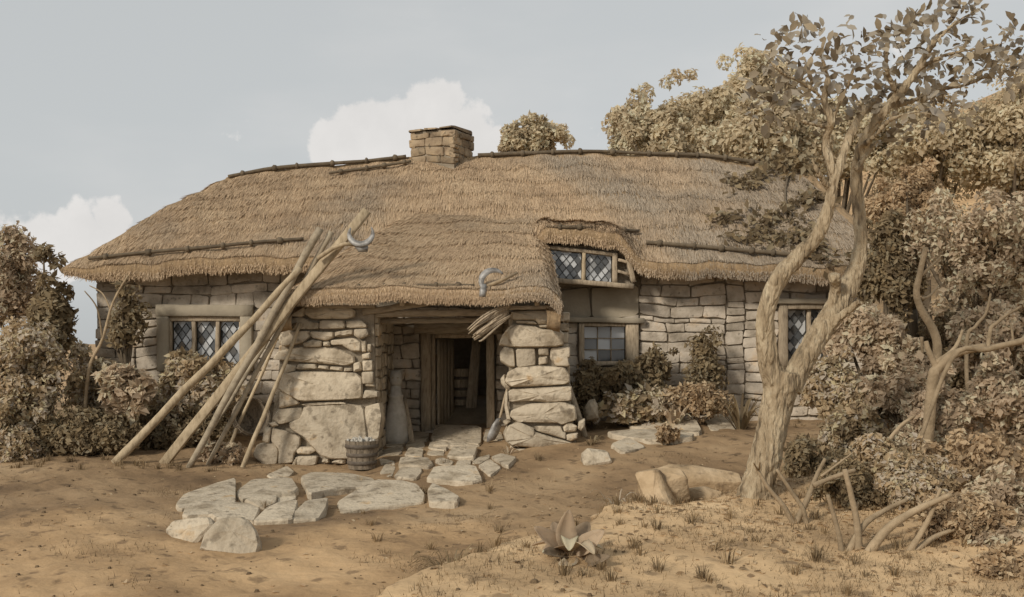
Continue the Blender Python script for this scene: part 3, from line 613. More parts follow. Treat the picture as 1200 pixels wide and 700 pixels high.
def roof_pole(pts, r, step, seed):
    rs = random.Random(seed); sp, rr = spline(pts, [r * rs.uniform(.85, 1.1) for _ in pts], 6)
    o = B().add(tube(sp, [x * 1.15 for x in rr], 7, .06, seed)).mk('roof_pole', M['rod'], cot)
    L_ = [0]; 
    for a, b in zip(sp, sp[1:]): L_.append(L_[-1] + (b - a).length)
    d = step * .5
    while d < L_[-1] - .1:
        i = max(k for k in range(len(L_)) if L_[k] <= d); i = min(i, len(sp) - 2); t = (sp[i + 1] - sp[i]).normalized(); c = sp[i].lerp(sp[i + 1], (d - L_[i]) / (L_[i + 1] - L_[i] + 1e-6))
        tw = t * rs.uniform(.03, .055); B().add(tube([c - tw, c - tw * .5, c + tw * .5, c + tw], [r * 1.4, r * 2.1, r * 2.1, r * 1.4], 7, .12, seed)).mk('binding', M['rod'], o)
        d += step * rs.uniform(.7, 1.3)
def ridge_at(px): 
    x = (px - 600) / F * 21.45; return np.array([x, 21.42, float(roofz(np.array(x), np.array(.97))) + .07])
roof_pole([ridge_at(p) for p in (268, 320, 380, 430, 476)], .035, .62, 1); roof_pole([ridge_at(p) for p in (560, 620, 690, 760, 830, 900, 945)], .035, .6, 2)
roof_pole([on_roof(*p) for p in ((385, 203), (430, 197), (482, 189))], .028, .5, 3)
roof_pole([on_roof(*p) for p in ((104, 303), (170, 296), (240, 290), (300, 284), (356, 280))], .032, .62, 4)
roof_pole([on_roof(*p) for p in ((757, 284), (820, 289), (900, 296), (968, 302))], .032, .5, 5)
roof_pole([on_roof(*p) for p in ((640, 266), (690, 267), (748, 271))], .03, .5, 6)
roof_pole([on_roof(*p, .13, fn='p') for p in ((345, 338), (420, 337), (490, 335), (556, 335))], .03, .42, 7)

# chimney -----------------------------------------------------------
def chimney():
    a = math.radians(24); c = np.array([-1.47, 21.55, 0]); ux = np.array([math.cos(a), math.sin(a) * -1, 0]); uy = np.array([math.sin(a), math.cos(a), 0]); z0, z1 = 4.9, 5.95; hw, hd = .52, .44
    ux = np.array([math.cos(a), -math.sin(a), 0]); uy = np.array([math.sin(a), math.cos(a), 0])
    ux, uy = np.array([math.cos(-a), math.sin(-a), 0]), np.array([-math.sin(-a), math.cos(-a), 0])
    V = []
    for z in (z0, z1): V += [c + ux * sx * (hw - .03) + uy * sy * (hd - .03) + np.array([0, 0, z]) for sx, sy in ((-1, -1), (1, -1), (1, 1), (-1, 1))]
    ch = mk('chimney', V, box(0, 1, 0, 1, 0, 1)[1], M['mortar'], cot, False)
    lay_stones(ch, -hw, hw, 5.25, z1, lambda x, z: tuple(c - uy * hd + ux * x + np.array([0, 0, z])), -uy, [], .15, .22, .22, .5, 'chimneystone', 51, .1)
    lay_stones(ch, -hd, hd, 5.25, z1, lambda x, z: tuple(c + ux * hw + uy * x + np.array([0, 0, z])), ux, [], .15, .22, .2, .45, 'chimneystone', 52, .1)
    lay_stones(ch, -hd, hd, 5.25, z1, lambda x, z: tuple(c - ux * hw - uy * x + np.array([0, 0, z])), -ux, [], .15, .22, .2, .45, 'chimneystone', 53, .1)
    for k in range(3):
        x0 = -hw - .05 + k * .36; pts = [(x0 + .005, -hd - .05), (x0 + .35, -hd - .05), (x0 + .35, hd + .05), (x0 + .005, hd + .05)]
        mk('capstone', *stone_geo(pts, c + np.array([0, 0, z1 + .06 + .01 * k]), ux, uy, (0, 0, 1), .055, .015, .01, random.Random(k)), M['chimneystone'], ch)
chimney()

# porch pillars -----------------------------------------------------
YP = 16.5
def pillars():
    def core(poly, Yf, Yb, name):
        V = [P(x, y, Yf) for x, y in poly]; V += [v + np.array([0, Yb - Yf, 0]) for v in V]; n = len(poly)
        Fc = [tuple(range(n)), tuple(reversed(range(n, 2 * n)))] + [(i, (i + 1) % n, n + (i + 1) % n, n + i) for i in range(n)]
        return mk(name, V, Fc, M['mortar'], cot, False)
    def lay(o, polys, seed, Yc=YP):
        rs = random.Random(seed)
        for p in polys:
            w = max(a for a, _ in p) - min(a for a, _ in p); big = w > 40; mx_ = sum(a for a, _ in p) / len(p); my_ = sum(b for _, b in p) / len(p)
            mk('stone', *stone_px([(mx_ + (x - mx_) * 1.035, my_ + (y - my_) * 1.05) for x, y in p], P(mx_, my_, Yc + rs.uniform(-.05, .02)), (rs.uniform(-.07, .07), -1, rs.uniform(-.02, .1)), .3, .03 if big else .02, .035 if big else .018, rs), M['stone'], o)
    lp = core([(336, 360), (438, 360), (440, 470), (436, 545), (308, 556), (318, 500), (326, 440)], YP + .11, YW + .02, 'porch_pillar')
    a = [zc(p, 270, 345, 6.667) for p in (
        [(585, 110), (700, 85), (890, 85), (965, 120), (960, 170), (900, 190), (640, 190), (580, 150)], [(430, 170), (450, 95), (575, 95), (560, 175)], [(445, 275), (455, 185), (560, 180), (640, 215), (690, 225), (680, 270)],
        [(700, 205), (880, 205), (895, 240), (880, 265), (695, 270)], [(900, 210), (1020, 200), (1065, 240), (1060, 260), (910, 262)], [(385, 320), (430, 295), (610, 285), (615, 330), (570, 375), (405, 405)],
        [(620, 290), (800, 295), (795, 335), (740, 360), (650, 345), (622, 325)], [(815, 295), (950, 275), (955, 310), (900, 325), (815, 330)], [(965, 275), (1060, 270), (1075, 320), (1010, 350), (965, 320)],
        [(570, 380), (640, 355), (710, 365), (705, 410), (575, 412)], [(722, 372), (770, 370), (775, 405), (725, 405)], [(785, 360), (960, 340), (1015, 370), (1010, 440), (940, 440), (860, 390), (790, 395)],
        [(340, 510), (375, 450), (520, 415), (800, 415), (950, 480), (960, 530), (900, 555), (700, 540), (560, 530), (480, 520)], [(400, 630), (420, 540), (510, 560), (500, 600)],
        [(510, 580), (530, 545), (660, 545), (670, 580), (540, 592)], [(680, 580), (690, 555), (760, 560), (765, 590)], [(775, 590), (780, 565), (870, 570), (870, 600)], [(885, 605), (890, 575), (945, 575), (950, 600)],
        [(960, 540), (1010, 525), (1025, 590), (960, 605)], [(1025, 470), (1090, 455), (1090, 505), (1030, 508)], [(1030, 520), (1110, 515), (1110, 595), (1035, 598)], [(1020, 365), (1060, 360), (1060, 450), (1025, 450)],
        [(1070, 390), (1100, 390), (1100, 445), (1070, 447)], [(1025, 610), (1115, 605), (1115, 700), (1030, 700)])]
    a += [[(328, 447), (332, 439), (348, 436), (414, 437), (423, 444), (423, 466), (401, 468), (351, 470), (328, 457)]]
    a += [zc(p, 270, 445, 6.087) for p in (
        [(345, 200), (350, 90), (390, 85), (490, 170), (370, 200)], [(300, 280), (345, 210), (500, 200), (525, 240), (500, 280), (350, 320)],
        [(425, 310), (500, 280), (530, 195), (800, 178), (940, 195), (965, 390), (950, 500), (860, 560), (720, 560), (640, 535), (520, 405), (430, 350)], [(955, 200), (1060, 170), (1080, 260), (1055, 420), (975, 440)],
        [(290, 440), (300, 350), (390, 370), (495, 410), (490, 480), (450, 530), (440, 590), (340, 600), (345, 500)], [(225, 440), (240, 340), (290, 345), (270, 450)], [(160, 540), (190, 465), (310, 450), (340, 500), (330, 600), (230, 610)],
        [(460, 500), (490, 480), (600, 485), (610, 510), (560, 535), (480, 530)], [(435, 620), (470, 550), (620, 545), (605, 610)], [(650, 590), (660, 565), (700, 560), (710, 590), (690, 600)], [(720, 590), (780, 560), (820, 575), (815, 605), (740, 600)],
        [(960, 0), (1010, 0), (1030, 50), (960, 45)], [(940, 135), (960, 75), (1050, 85), (1050, 125)], [(265, 315), (320, 300), (340, 330), (300, 340)], [(500, 178), (620, 160), (810, 160), (830, 175), (540, 190)])]
    lay(lp, a, 61)
    xi = P(440, 400, YP + .11)[0]
    lay_stones(lp, -(YW - .03), -(YP + .2), -.5, 2.1, lambda x, z: (xi + .02, -x, z), (1, 0, 0), [], .13, .26, .2, .5, 'stone', 63, .15)
    xo = P(330, 400, YP + .11)[0]
    lay_stones(lp, YP + .2, YW - .03, -.5, 2.1, lambda x, z: (xo - .06, x, z), (-1, 0, 0), [], .15, .3, .25, .55, 'stone', 64, .2)
    rp = core([(603, 362), (652, 362), (664, 420), (672, 500), (676, 522), (600, 524), (596, 440), (598, 395)], YP + .11, YW + .02, 'porch_pillar')
    b = [zc(p, 570, 345, 7.0) for p in (
        [(205, 140), (575, 130), (580, 190), (580, 235), (430, 245), (400, 215), (240, 210), (215, 200)], [(430, 255), (520, 250), (510, 275), (440, 272)], [(525, 245), (585, 240), (585, 275), (560, 285), (525, 270)],
        [(185, 290), (250, 250), (400, 265), (450, 285), (590, 290), (630, 320), (630, 410), (560, 425), (240, 430), (190, 370)], [(110, 405), (130, 340), (200, 250), (235, 250), (185, 300), (185, 380), (230, 430), (180, 425)],
        [(110, 480), (150, 430), (225, 450), (235, 590), (190, 590), (115, 540)], [(245, 450), (395, 440), (405, 530), (400, 580), (255, 600)], [(425, 440), (510, 440), (510, 500), (430, 500)], [(430, 520), (500, 510), (500, 570), (430, 580)],
        [(530, 440), (685, 435), (685, 510), (670, 520), (680, 590), (570, 585), (525, 520)], [(240, 215), (390, 220), (420, 245), (250, 240)])]
    b += [[(593, 446), (597, 436), (607, 431), (634, 429), (661, 431), (667, 440), (667, 447), (662, 450), (636, 452), (600, 453), (594, 448)]]
    b += [zc(p, 570, 435, 6.667) for p in (
        [(170, 180), (190, 145), (420, 132), (660, 122), (665, 180), (655, 230), (480, 243), (340, 232), (180, 240)], [(220, 380), (190, 350), (200, 310), (330, 260), (600, 245), (690, 280), (700, 380), (590, 418), (560, 403), (250, 398)],
        [(600, 440), (630, 392), (710, 430), (700, 470), (610, 475)], [(630, 540), (625, 500), (715, 485), (710, 530), (660, 550)], [(145, 500), (180, 430), (260, 405), (370, 450), (380, 480), (620, 548), (690, 570), (640, 590), (380, 600), (200, 580), (160, 550)],
        [(380, 430), (580, 430), (600, 475), (620, 480), (618, 530), (560, 515), (400, 470)], [(130, 400), (170, 385), (190, 395), (150, 430)], [(230, 610), (380, 605), (390, 625), (310, 648), (260, 632)], [(395, 612), (690, 595), (710, 605), (600, 640), (400, 645)],
        [(720, 400), (770, 380), (770, 440), (740, 470), (715, 450)], [(150, 180), (165, 160), (170, 250), (190, 380), (160, 380), (140, 280)], [(110, 60), (140, 25), (155, 90), (185, 128), (150, 140), (115, 100)])]
    lay(rp, b, 62)
    xr = P(664, 430, YP + .11)[0]; lay_stones(rp, YP + .25, YW - .03, -.1, 2.05, lambda x, z: (xr + .05, x, z), (1, 0, 0), [], .15, .3, .25, .5, 'stone', 65, .2)
    xl = P(596, 430, YP + .11)[0]; lay_stones(rp, -(YW - .03), -(YP + .25), -.3, 2.05, lambda x, z: (xl + .02, -x, z), (-1, 0, 0), [], .15, .3, .25, .5, 'stone', 66, .15)
    for (x0, y0, x1, y1, Y, w, h, s) in ((424, 368, 596, 366, 16.75, .16, .11, 1), (428, 377, 592, 375, 17.1, .14, .09, 2), (425, 366, 520, 352, 16.6, .1, .1, 3), (592, 361, 654, 360, 16.45, .2, .06, 4), (330, 359, 440, 360, 16.5, .2, .05, 5)):
        B().add(beam(P(x0, y0, Y), P(x1, y1, Y), w, h, 9, .008, s)).mk('porch_beam', M['beam'], cot)
    for k in range(6):
        x = -3.2 + k * .72; B().add(beam((x, 16.3, 2.2), (x + .03, 19.0, 2.9), .08, .09, 6, .008, k)).mk('rafter', M['beam'], cot)
pillars()

# ------------------------------------------------------------------ paving and boulders
path = None
def paving():
    global path
    pts = [(400, 548), (620, 520), (600, 545), (540, 590), (380, 610), (210, 605), (210, 575), (300, 556)]
    path = thing('path', (-1.8, 15.5, -.4), 'crooked stone paved path leading from the doorway', 'path'); tag(path, kind='structure')
    z6 = [[(615, 10), (700, 5), (690, 60), (610, 50)], [(735, 5), (960, 0), (955, 72), (830, 70), (705, 62)], [(580, 95), (600, 60), (670, 70), (675, 100), (610, 105)], [(575, 140), (600, 108), (668, 112), (660, 148)], [(695, 105), (705, 78), (790, 85), (780, 115)],
          [(685, 140), (695, 120), (775, 124), (768, 145)], [(785, 145), (815, 95), (940, 95), (925, 150), (865, 155)], [(545, 188), (555, 158), (690, 155), (720, 180), (690, 192), (620, 192)], [(730, 168), (760, 157), (820, 172), (805, 192), (735, 188)], [(830, 195), (840, 175), (905, 163), (905, 198)],
          [(455, 190), (450, 165), (520, 170), (525, 190)], [(450, 230), (480, 195), (530, 205), (505, 250)], [(525, 250), (560, 200), (655, 205), (660, 225), (630, 265)], [(685, 255), (725, 202), (930, 200), (965, 260), (910, 275), (780, 265)], [(945, 195), (1000, 168), (1060, 205), (1000, 240)],
          [(915, 180), (940, 155), (1000, 140), (1000, 160), (950, 188)], [(1010, 150), (1060, 135), (1135, 155), (1090, 195)], [(450, 110), (565, 100), (555, 140), (445, 150)], [(970, 60), (985, 20), (1060, 30), (1070, 62)], [(490, 55), (600, 40), (570, 90), (480, 95)],
          [(55, 260), (110, 235), (300, 232), (425, 255), (400, 290), (230, 305), (95, 335), (75, 300)], [(240, 370), (300, 335), (430, 270), (560, 275), (640, 295), (675, 340), (665, 380), (420, 400), (255, 430)], [(690, 320), (715, 290), (790, 315), (850, 345), (835, 365), (700, 375)],
          [(20, 425), (80, 375), (190, 360), (180, 405), (140, 455), (10, 460)], [(720, 95), (730, 76), (955, 78), (950, 92), (800, 94)]]
    z5 = [[(95, 285), (150, 230), (400, 160), (500, 140), (500, 270), (480, 285), (310, 285), (120, 315)], [(510, 200), (620, 130), (880, 125), (930, 190), (900, 210), (620, 240), (545, 255), (515, 230)], [(560, 270), (640, 245), (785, 235), (780, 280), (690, 315), (620, 288)],
          [(795, 240), (880, 215), (915, 235), (910, 260), (790, 285)], [(140, 365), (165, 315), (300, 292), (590, 297), (665, 325), (620, 395), (560, 368), (380, 380), (330, 360), (180, 372)], [(620, 410), (700, 325), (800, 283), (925, 268), (915, 330), (885, 390)], [(720, 95), (850, 45), (900, 75), (860, 105), (750, 110)]]
    polys = [zc(p, 340, 500, 4.286) for p in z6] + [zc(p, 190, 540, 5.833) for p in z5]
    polys += [zc(p, 600, 380, 4.0) for p in ([(540, 465), (640, 450), (860, 445), (885, 485), (870, 500), (560, 482)], [(450, 495), (560, 487), (720, 492), (760, 502), (850, 517), (840, 535), (650, 545), (480, 512)], [(460, 565), (540, 532), (630, 570), (520, 600)], [(890, 440), (1040, 440), (1060, 490), (1010, 505), (930, 480)])]
    rs = random.Random(3)
    for i, p in enumerate(polys):
        cx = sum(a for a, _ in p) / len(p); cy = sum(b for _, b in p) / len(p); big = max(a for a, _ in p) - min(a for a, _ in p) > 34
        h = rs.uniform(.05, .08) if big else rs.uniform(.025, .04)
        c = ghit(cx, cy, h); e = .4; gx = (gz(c[0] + e, c[1]) - gz(c[0] - e, c[1])) / (2 * e); gy = (gz(c[0], c[1] + e) - gz(c[0], c[1] - e)) / (2 * e)
        n = np.array([-gx + rs.uniform(-.03, .03), -gy + rs.uniform(-.05, .0), 1.0])
        mk('paving_stone', *stone_px([(cx + (x - cx) * (1.025 if big else 1.07), cy + (y - cy) * (1.04 if big else 1.12)) for x, y in p], c, n, .22, .02 if big else .014, .012 if big else .006, rs), M['stone'], path)
paving()
def boulder(poly, Y, n, depth, label, name='boulder', m='stone', bulge=.035, seed=1, group=None):
    cx = sum(a for a, _ in poly) / len(poly); cy = sum(b for _, b in poly) / len(poly)
    return tag(mk(name, *stone_px(poly, P(cx, cy, Y), n, depth, .03, bulge, random.Random(seed)), M[m]), label, 'stone', group)
boulder(zc([(15, 480), (65, 410), (270, 375), (325, 380), (335, 430), (290, 480), (215, 565), (115, 600), (60, 540)], 190, 540, 5.833), ghit(220, 636)[1] + .12, (-.35, -1, .75), .5, 'pale angular boulder at the outer end of the path, left of pair', seed=1)
boulder(zc([(245, 608), (280, 500), (340, 430), (390, 385), (540, 375), (600, 410), (650, 480), (668, 575), (640, 660)], 190, 540, 5.833), ghit(268, 650)[1] + .1, (.1, -1, .55), .55, 'large flat faced boulder at the outer end of the path', seed=2)
boulder([(742, 553), (771, 548), (777, 566), (790, 598), (771, 606), (752, 582)], 10.75, (-.5, -1, .45), .5, 'squared tan rock jutting from the bank left of tree', seed=3, m='bankrock')
boulder([(765, 550), (782, 543), (815, 543), (868, 553), (872, 566), (800, 564), (775, 562)], 12.6, (0, -.5, 1), .35, 'flat broad stone ledge behind the squared bank rock', seed=4, bulge=.03, m='bankrock')
boulder([(681, 530), (688, 524), (713, 528), (718, 541), (692, 546), (684, 543)], ghit(700, 546)[1] + .1, (0, -1, 1.0), .3, 'small flat slab on earth right of the porch', seed=5)
boulder([(685, 478), (690, 469), (697, 467), (701, 475), (702, 490), (687, 492)], 17.6, (0, -1, .2), .35, 'rounded grey stone under the wall shrubs', seed=6)
boulder([(800, 572), (826, 568), (850, 577), (846, 590), (812, 588)], 11.25, (-.2, -1, .7), .35, 'rough tan stone set in the bank left of big trunk', seed=9, bulge=.03, m='bankrock')
boulder([(690, 604), (708, 597), (736, 600), (733, 610), (700, 613)], 10.35, (-.3, -1, .8), .3, 'low stone edging the bank near the rosette plant', seed=10, bulge=.03, m='bankrock')
boulder([(742, 554), (770, 548), (800, 549), (806, 558), (776, 566)], 11.0, (-.2, -.5, 1), .3, 'thin tan slab lying on top of squared bank rock', seed=8, bulge=.02, m='bankrock')

# ------------------------------------------------------------------ leaning poles and tools
def pole(a, b, Ya, Yb, wa, wb, label, m='pole', flat=False, seed=0):
    p = ghit(a[0], a[1], lo=12); p = P(a[0], a[1], Ya) if Ya else p
    p = np.array(p); p[2] = min(p[2], gz(p[0], p[1])) - .02; q = P(b[0], b[1], Yb); pts = []; rr = []; rs = random.Random(seed)
    for k in range(9):
        t = k / 8; pts.append(p * (1 - t) + q * t + np.array([rs.uniform(-.012, .012), 0, rs.uniform(-.012, .012)])); rr.append(.7 * (wa * (1 - t) + wb * t) * rs.uniform(.93, 1.07))
    if flat: g = beam(pts[0], pts[-1], wa * 1.7, wa * .95, 8, .01, seed, up=(0, -1, .3))
    else: g = tube(*spline(pts, rr, 2), 10, .04, seed)
    return tag(mk('leaning_pole', *g, M[m]), label, 'pole', 'poles leaned against the porch')
pole((135, 540), (353, 314), 15.85, 15.93, .10, .075, 'leftmost and longest rough pole leaning on the porch eaves', seed=1)
pole((190, 535), (430, 247), 15.95, 16.02, .085, .08, 'squared pale plank whose sawn end rises highest against the thatch', flat=True, seed=2)
pole((220, 550), (376, 267), 15.8, 16.0, .075, .085, 'dark thick pole with rounded top end showing above the porch roof', 'darkpole', seed=3)
pole((243, 527), (388, 271), 16.05, 16.08, .05, .06, 'thin dark pole whose short top pokes up beside the thick one', 'darkpole', seed=4)
pole((262, 503), (336, 372), 16.6, 17.0, .04, .04, 'short thin stick between the poles near the pillar', 'pole', seed=5)
pole((280, 557), (352, 380), 15.95, 16.38, .055, .04, 'rightmost straight pole propped on front of the left pillar', seed=6)
pole((228, 520), (334, 366), 16.6, 17.1, .045, .045, 'slender greyish pole tucked behind the squared plank', 'darkpole', seed=7)
def crescent(c, r, a0, a1, ux, uz, w=.03, th=.012, n=14):
    V = []; Fc = []; nrm = np.cross(ux, uz)
    for i in range(n + 1):
        t = i / n; a = a0 + (a1 - a0) * t; ww = w * (math.sin(math.pi * min(max(t, .02), .98)) ** .7) + .003; d = ux * math.cos(a) + uz * math.sin(a)
        V += [c + d * (r - ww) - nrm * .002, c + d * (r + ww * .6) - nrm * th, c + d * (r + ww * .6) + nrm * th, c + d * (r - ww) + nrm * .002]
    for i in range(n):
        for k in range(4): Fc.append((i * 4 + k, i * 4 + (k + 1) % 4, i * 4 + 4 + (k + 1) % 4, i * 4 + 4 + k))
    Fc.append((3, 2, 1, 0)); Fc.append(tuple(n * 4 + k for k in range(4))); return V, Fc
def sickles():
    ux = np.array([1, 0, 0.]); uz = np.array([0, .35, .94]); o = lambda x, y, k=.1: on_roof(x, y, k, 'p')
    Y = 15.88; c = P(423, 274, Y); t = thing('sickle', tuple(P(410, 295, Y)), 'iron sickle with crescent opening upward tied to the highest pole end', 'sickle', 'sickles on the roof')
    mk('blade', *crescent(c, .19, math.radians(150), math.radians(395), ux, uz, .06, .02), M['iron'], t)
    B().add(tube([P(372, 303, Y), P(390, 291, Y), P(404, 286, Y), P(417, 287, Y)], [.035, .035, .03, .025], 8)).mk('handle', M['pole'], t)
    mk('ferrule', *tube([P(416, 286, Y), P(422, 291, Y), P(431, 292, Y)], [.035, .065, .05], 8), M['iron'], t)
    Y = o(575, 340)[1] - .05; c = P(578, 330, Y); t = thing('sickle', tuple(P(570, 345, Y)), 'iron sickle lying on the porch thatch with crossed stick handle', 'sickle', 'sickles on the roof')
    mk('blade', *crescent(c, .2, math.radians(240), math.radians(40), ux, uz, .06, .02), M['iron'], t)
    B().add(tube([o(549, 344), o(565, 338, .14), o(585, 330, .14), o(606, 320)], [.022, .03, .03, .022], 8)).mk('handle', M['twig'], t)
    mk('ferrule', *tube([P(568, 334, Y), P(566, 340, Y - .05), P(565, 348, Y - .1)], [.035, .055, .05], 8), M['iron'], t)
sickles()
def besom():
    t = thing('twig_bundle', tuple(P(575, 375, 16.2)), 'curved bundle of split twigs hanging below porch thatch', 'twigs'); rs = random.Random(5)
    for k in range(11):
        o = (k - 5) * 1.9; e = rs.uniform(-4, 4)
        p = [P(597 + rs.uniform(-2, 2), 357 + k * 1.5, 16.32), P(581 + e * .3, 362 + k * 2.2, 16.2), P(563 + e, 372 + k * 2.6, 16.12 + rs.uniform(-.05, .05)), P(547 + k * 1.2 + e * .7, 386 + k * 1.4, 16.12 + rs.uniform(-.06, .06))]
        B().add(tube(*spline(p, [.014, .018, .018, .01], 4), 6, .05, k)).mk('twig', M['wood'], t)
besom()
def vessel(name, base, r0, r1, h, label, cat, m='tub', hoops=(.2, .75), nst=14, belly=0.0, tilt=None):
    t = thing(name, tuple(base), label, cat); base = np.array(base); rr = lambda z: r0 + (r1 - r0) * z + belly * math.sin(math.pi * z)
    for k in range(nst):
        a0 = 2 * math.pi * (k + .03) / nst; a1 = 2 * math.pi * (k + .97) / nst; V = []; Fc = []
        for i in range(5):
            z = i / 4; r = rr(z)
            for (rad, a) in ((r, a0), (r * 1.012, (a0 + a1) / 2), (r, a1), (r - .018, a1), (r - .018, a0)): V.append(base + np.array([rad * math.cos(a), rad * math.sin(a), z * h]))
        for i in range(4):
            for j in range(5): Fc.append((i * 5 + j, i * 5 + (j + 1) % 5, i * 5 + 5 + (j + 1) % 5, i * 5 + 5 + j))
        Fc.append((4, 3, 2, 1, 0)); Fc.append((20, 21, 22, 23, 24)); mk('stave', V, Fc, M[m], t, False)
    for z in hoops: mk('hoop', *lathe([(rr(z - .05) + .004, z * h - .03), (rr(z) + .014, z * h - .026), (rr(z) + .014, z * h + .026), (rr(z + .05) + .004, z * h + .03)], 24, base), M['hoop'], t)
    V, Fc = lathe([(0.0, 0), (rr(.08) - .012, 0)], nst, base + np.array([0, 0, h * .08])); mk('base', V, Fc, M[m], t, False); return t
bk = ghit(423, 551, lo=12); BK = np.array([bk[0], bk[1] + .1, gz(bk[0], bk[1] + .1) + .0])
bsc = BK[1] / F
vessel('bucket', BK, 15.5 * bsc, 19.5 * bsc, 33 * bsc, 'dark staved wooden bucket on the path by left pillar', 'bucket', hoops=(.22, .5, .8))
def bucket_fill():
    rs = random.Random(2); b = B()
    for k in range(60):
        a = rs.uniform(0, 6.28); r = 16.5 * bsc * math.sqrt(rs.random()); c = BK + np.array([r * math.cos(a), r * math.sin(a), 33 * bsc * .86 + rs.uniform(-.02, .05) + .05 * (1 - r / (17 * bsc))])
        d = np.array([rs.uniform(-.3, .3), rs.uniform(-.3, .3), 1]) * rs.uniform(.03, .05); b.add(tube([c - d, c - d * .3, c + d * .6, c + d], [.016, .026, .024, .01], 6, .1, k))
    tag(b.mk('bucket_contents', M['pale']), 'pale chips heaped inside the dark wooden bucket', 'chips', kind='stuff')
bucket_fill()
def churn():
    c = P(464, 515, 17.9); c[2] = gz(c[0], c[1]); s = 17.9 / F; t = thing('butter_churn', tuple(c), 'tall tapered pale butter churn standing left of the doorway', 'churn'); hz = lambda py: (515 - py) * s
    mk('body', *lathe([(0, 0), (16 * s, 0), (15.5 * s, hz(505)), (12 * s, hz(480)), (8 * s, hz(463)), (8.6 * s, hz(462)), (8.6 * s, hz(459)), (7 * s, hz(458)), (5.6 * s, hz(447)), (0, hz(447))], 14, c), M['pale'], t)
    mk('lid', *lathe([(0, hz(448)), (6 * s, hz(448)), (7.5 * s, hz(444)), (7.8 * s, hz(437)), (6.5 * s, hz(431)), (0, hz(430))], 12, c), M['pale'], t)
    for dx in (-3, 3): mk('lug', *tube([c + np.array([dx * s, -7.2 * s, hz(439)]), c + np.array([dx * s, -9 * s, hz(439)])], [.014, .012], 6), M['darkpole'], t)
    mk('staff', *tube([c + np.array([-3 * s, 0, hz(431)]), c + np.array([-4.5 * s, 0, hz(421)])], [.016, .013], 6), M['darkpole'], t)
    p = P(484, 508, 17.75); p[2] = gz(p[0], p[1]); B_ = tag(mk('leaning_board', *beam(p, P(473, 466, 18.1), .09, .03, 5, .004, 3, up=(0, -1, 0)), M['wood']), 'narrow board leaning against the right side of the churn', 'board')
churn()
def pail():
    c = P(540, 474, 20.4); c[2] = .33; vessel('pail', c, .14, .21, .72, 'hooped wooden pail standing inside the dark doorway', 'pail', 'wood', (.2, .45, .75), 12)
    for i, (x0, x1, lab) in enumerate(((549, 557, 'wide plank leaning inside the doorway beside the pail'), (556, 561, 'narrow plank leaning inside the doorway nearest the right jamb'))):
        a = P(x0, 470, 20.2); a[2] = .28; tag(mk('leaning_board', *beam(a, P(x1, 398, 20.3), .12 - .04 * i, .03, 5, .004, i, up=(0, -1, 0)), M['wood']), lab, 'board')
pail()
def spade():
    Y = 17.3; t = thing('spade', tuple(P(578, 516, Y)), 'old spade leaning between the doorway and right pillar', 'spade'); q = lambda x, y, d=0: P(x, y, Y + d)
    B().add(tube([q(597, 446, .1), q(591, 468, .05), q(585, 494)], [.02, .02, .022], 8)).mk('shaft', M['wood'], t)
    B().add(tube([q(592, 446, .1), q(597, 444, .1), q(602, 449, .1)], [.016, .018, .016], 6)).mk('grip', M['wood'], t)
    b = q(585, 490); e = q(575, 517); w = np.array([.085, .03, .02]); nn = np.array([0, -.012, 0]); V = []
    for k in range(5):
        u = k / 4; c = b * (1 - u) + e * u; ww = w * (.55 + .6 * min(u * 3, 1) - .35 * max(u - .8, 0) / .2); V += [c - ww + nn, c + nn * 2.5, c + ww + nn, c + ww - nn, c, c - ww - nn]
    Fc = [(i * 6 + k, i * 6 + (k + 1) % 6, i * 6 + 6 + (k + 1) % 6, i * 6 + 6 + k) for i in range(4) for k in range(6)] + [(5, 4, 3, 2, 1, 0), (24, 25, 26, 27, 28, 29)]
    mk('blade', V, Fc, M['iron'], t)
spade()
def basket():
    c = P(286, 495, 17.0); t = thing('wicker_basket', tuple(c), 'round dark wicker basket lying on its side behind the poles', 'basket'); R = .3; tl = Matrix.Rotation(math.radians(62), 3, 'X') @ Matrix.Rotation(math.radians(38), 3, 'Y')
    mk('body', *lathe([(0.02, -.02), (R * .45, 0), (R * .8, .1), (R * .98, .24), (R, .32)], 22, c, tl), M['tub'], t)
    for (r, z) in ((.5, .02), (.75, .07), (.93, .17), (1.0, .26), (1.03, .33)):
        pts = [Vector(c) + tl @ Vector((R * r * 1.03 * math.cos(a), R * r * 1.03 * math.sin(a), z)) for a in np.linspace(0, 2 * math.pi, 23)]; mk('hoop', *tube(pts, [.016] * 23, 5), M['tub'], t)
    for k in range(16):
        a = 2 * math.pi * k / 16; pts = [Vector(c) + tl @ Vector((R * r * 1.02 * math.cos(a), R * r * 1.02 * math.sin(a), z)) for (r, z) in ((.4, -.01), (.8, .085), (1.0, .23), (1.02, .34))]; mk('rib', *tube(pts, [.012] * 4, 5), M['tub'], t)
basket()
p_ = P(686, 500, 17.0); p_[2] = gz(p_[0], p_[1]) - .01
tag(mk('leaning_pole', *tube([p_, p_ * .5 + P(664, 447, 17.5) * .5, P(664, 447, 17.5)], [.055, .06, .05], 8, .05), M['wood']), 'short worn post leaning against the right porch pillar', 'pole')

